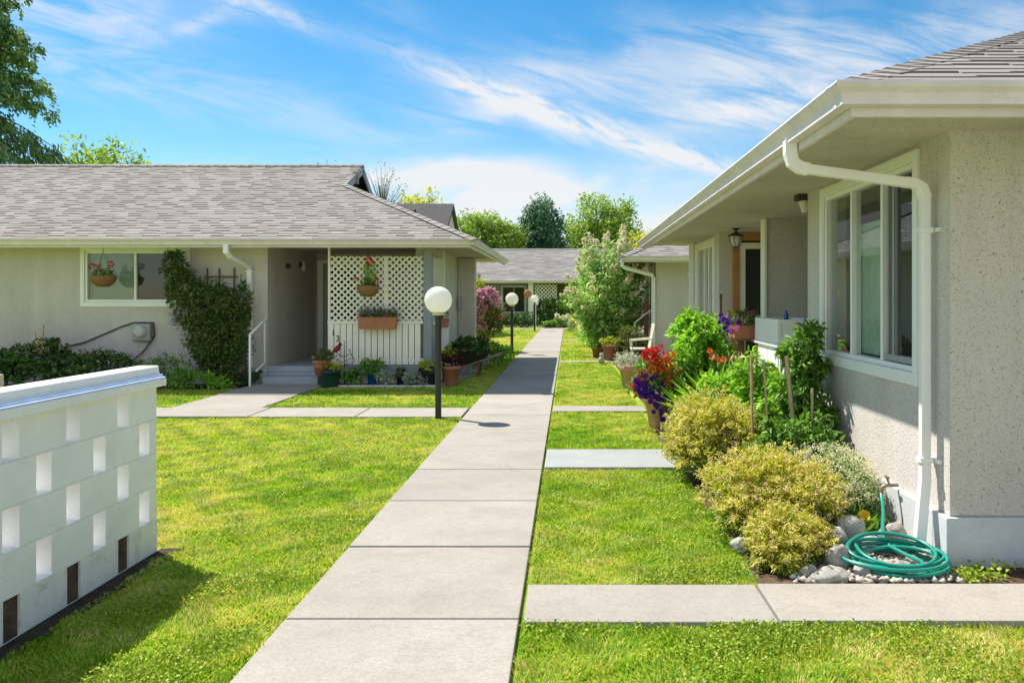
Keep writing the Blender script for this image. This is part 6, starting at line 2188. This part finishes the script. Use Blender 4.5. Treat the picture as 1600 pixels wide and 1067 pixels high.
# ------------------------------------------------------------------ trees
def tree(label, base, trunk_r, height, crown_c, crown_r, n, k, size, lm, seed, bark='bark', cr=0.26, limbs=None, low=-0.75, name='tree', leafkw=None, group='trees beyond the houses', shell=0.45):
    q = np.random.default_rng(seed)
    t = empty(name, base, label, 'tree', group)
    P, N, C = clumpy(q, crown_c, crown_r, n, k, cr, low, shell=shell)
    b = Vector(base)
    top = Vector((crown_c[0], crown_c[1], crown_c[2] + crown_r[2] * 0.5))
    m = MB()
    spine = [b + (top - b) * f + Vector((math.sin(f * 5 + seed) * 0.15, math.cos(f * 4 + seed) * 0.15, 0)) * (1 if f > 0 else 0) for f in [i / 8 for i in range(9)]]
    m.tube(spine, [trunk_r * (1 - 0.85 * i / 8) for i in range(9)], 9)
    limb = C if limbs is None else C[:limbs]
    for c_ in limb:
        e = Vector(c_)
        f = min(0.92, max(0.25, (e.z - b.z) / max(0.1, (top.z - b.z)) * 0.72))
        i = f * 8
        s_ = spine[int(i)].lerp(spine[min(8, int(i) + 1)], i - int(i))
        mid_ = s_.lerp(e, 0.5) + Vector((0, 0, 0.12 * (e - s_).length))
        r0 = trunk_r * (1 - 0.85 * f) * 0.5
        m.tube([s_, mid_, e], [r0, r0 * 0.55, r0 * 0.18], 5, cap=False)
    m.build('trunk', bark, t)
    foliage('crown', lm, t, q, P, N, size, **(leafkw or {}))
    return t


tree('loose light green tree left of the dark conical one above the far roof', (-6.6, 62, 0), 0.25, 7, (-6.6, 62, 4.9), (3.6, 2.4, 3.0), 14000, 170, 0.31, 'leaf_tree_green', 201, cr=0.24)
tree('sparse light green sapling beside the dark grey roof', (-9.0, 60, 0), 0.15, 7, (-8.4, 60, 4.6), (1.6, 1.5, 2.9), 1500, 70, 0.34, 'leaf_tree_green', 207, cr=0.24)
tree('dark blue green conical tree in the middle above the far roof', (-2.2, 64, 0), 0.28, 9, (-2.2, 64, 5.2), (2.0, 1.8, 4.3), 15000, 170, 0.31, 'leaf_tree_blue', 202, cr=0.25)
tree('tall airy green tree right of the dark conical one', (3.4, 66, 0), 0.28, 11, (2.9, 66, 5.2), (3.4, 2.8, 4.7), 14000, 150, 0.32, 'leaf_tree_green', 203, 'bark_grey', cr=0.24)
tree('yellowing tree at the right edge of the far tree row', (6.0, 63, 0), 0.22, 8, (5.5, 63, 3.7), (1.4, 1.5, 2.9), 4800, 90, 0.31, 'leaf_tree_yellow', 204, cr=0.26)
tree('pale yellow leaved tree behind the near bungalow roof', (-9.6, 50, 0), 0.2, 8, (-9.5, 50, 6.3), (1.9, 1.6, 2.2), 1700, 90, 0.28, 'leaf_tree_yellow', 205, 'bark_grey', cr=0.22)
tree('nearly bare grey branched tree behind the little gable', (-11.9, 50, 0), 0.22, 9, (-11.7, 50, 7.2), (1.9, 1.6, 2.8), 420, 120, 0.15, 'leaf_olive', 206, 'bark_grey', cr=0.22, low=-0.5)
tree('thin bare crown showing above the ridge left of the little gable', (-16.0, 50, 0), 0.2, 9, (-15.2, 50, 7.4), (2.2, 1.6, 2.8), 320, 90, 0.15, 'leaf_olive', 216, 'bark_grey', cr=0.22, low=-0.5)
tree('light green tree crown rising over the left end of the roof', (-20.5, 36, 0), 0.2, 8, (-21.4, 36, 5.7), (2.9, 2.2, 2.9), 9000, 150, 0.24, 'leaf_tree_green', 208, cr=0.22)
tree('small yellow tree crown peeping over the ridge', (-21.5, 44, 0), 0.15, 8, (-23.0, 44, 6.8), (1.1, 1.0, 2.0), 500, 30, 0.22, 'leaf_tree_yellow', 209, cr=0.26)

# big dark conifer at the left edge: whorls of drooping boughs
q = np.random.default_rng(300)
t = empty('conifer_tree', (-22.6, 27.5, 0), 'large dark conifer with drooping boughs at the left edge of the picture', 'tree')
cx_, cy_ = -22.95, 27.5
m = MB().tube([(cx_, cy_, 0), (cx_ + 0.1, cy_, 8), (cx_, cy_, 16), (cx_, cy_, 21)], [0.42, 0.32, 0.16, 0.03], 10)
parts = []
for i in range(420):
    z0 = q.uniform(4.6, 20.5)
    a = q.uniform(0, 6.283) if i > 220 else q.normal(-0.3, 0.8)
    R_ = (4.7 if z0 < 11 else 4.7 * (22.5 - z0) / 11.5) * q.uniform(0.55, 1.0)
    low = z0 < 8.6
    if low and q.random() < 0.5:
        continue
    if low:
        R_ = q.uniform(3.4, 5.5)
    dr = 0.28 if low else 0.14
    d_ = np.array([math.cos(a), math.sin(a)])
    u = np.linspace(0, 1, 7)
    zz = z0 + 0.35 * np.sin(u * 2.2) - R_ * dr * u ** 2 * 1.6
    path = np.stack([cx_ + d_[0] * R_ * u, cy_ + d_[1] * R_ * u, zz], 1)
    m.tube([tuple(p_) for p_ in path], [0.05 * (1 - 0.85 * x_) for x_ in u], 5, cap=False)
    n = int(480 * R_ / 3)
    w_ = q.uniform(0.25, 1.0, n) * 6
    k = np.minimum(w_.astype(int), 5)
    side = q.normal(0, 1, n) * (0.26 if low else 0.40) * (1.2 - w_ / 6)
    P = path[k] + (path[k + 1] - path[k]) * (w_ - k)[:, None]
    P = P + np.stack([-d_[1] * side, d_[0] * side, -np.abs(side) * 0.5 + q.normal(0, 0.12, n)], 1)
    # sprays hang below the bough in strands
    strand = 0.5 + 0.5 * np.sin(w_ * 7 + i)
    P[:, 2] -= q.uniform(0, 1, n) * (0.75 if low else 0.40) * strand
    N = np.stack([d_[0] * 0.6 + q.normal(0, .4, n), d_[1] * 0.6 + q.normal(0, .4, n), np.full(n, -1.2 if low else -0.2)], 1)
    parts.append(leaves(q, P, unit(N), 0.19 if low else 0.16, 0.28 if low else 0.55, 0.3, 0.35, 0.3))
V, F = join(parts)
np_mesh('crown', V, F, 'leaf_needle', t)
m.build('trunk', 'bark', t)
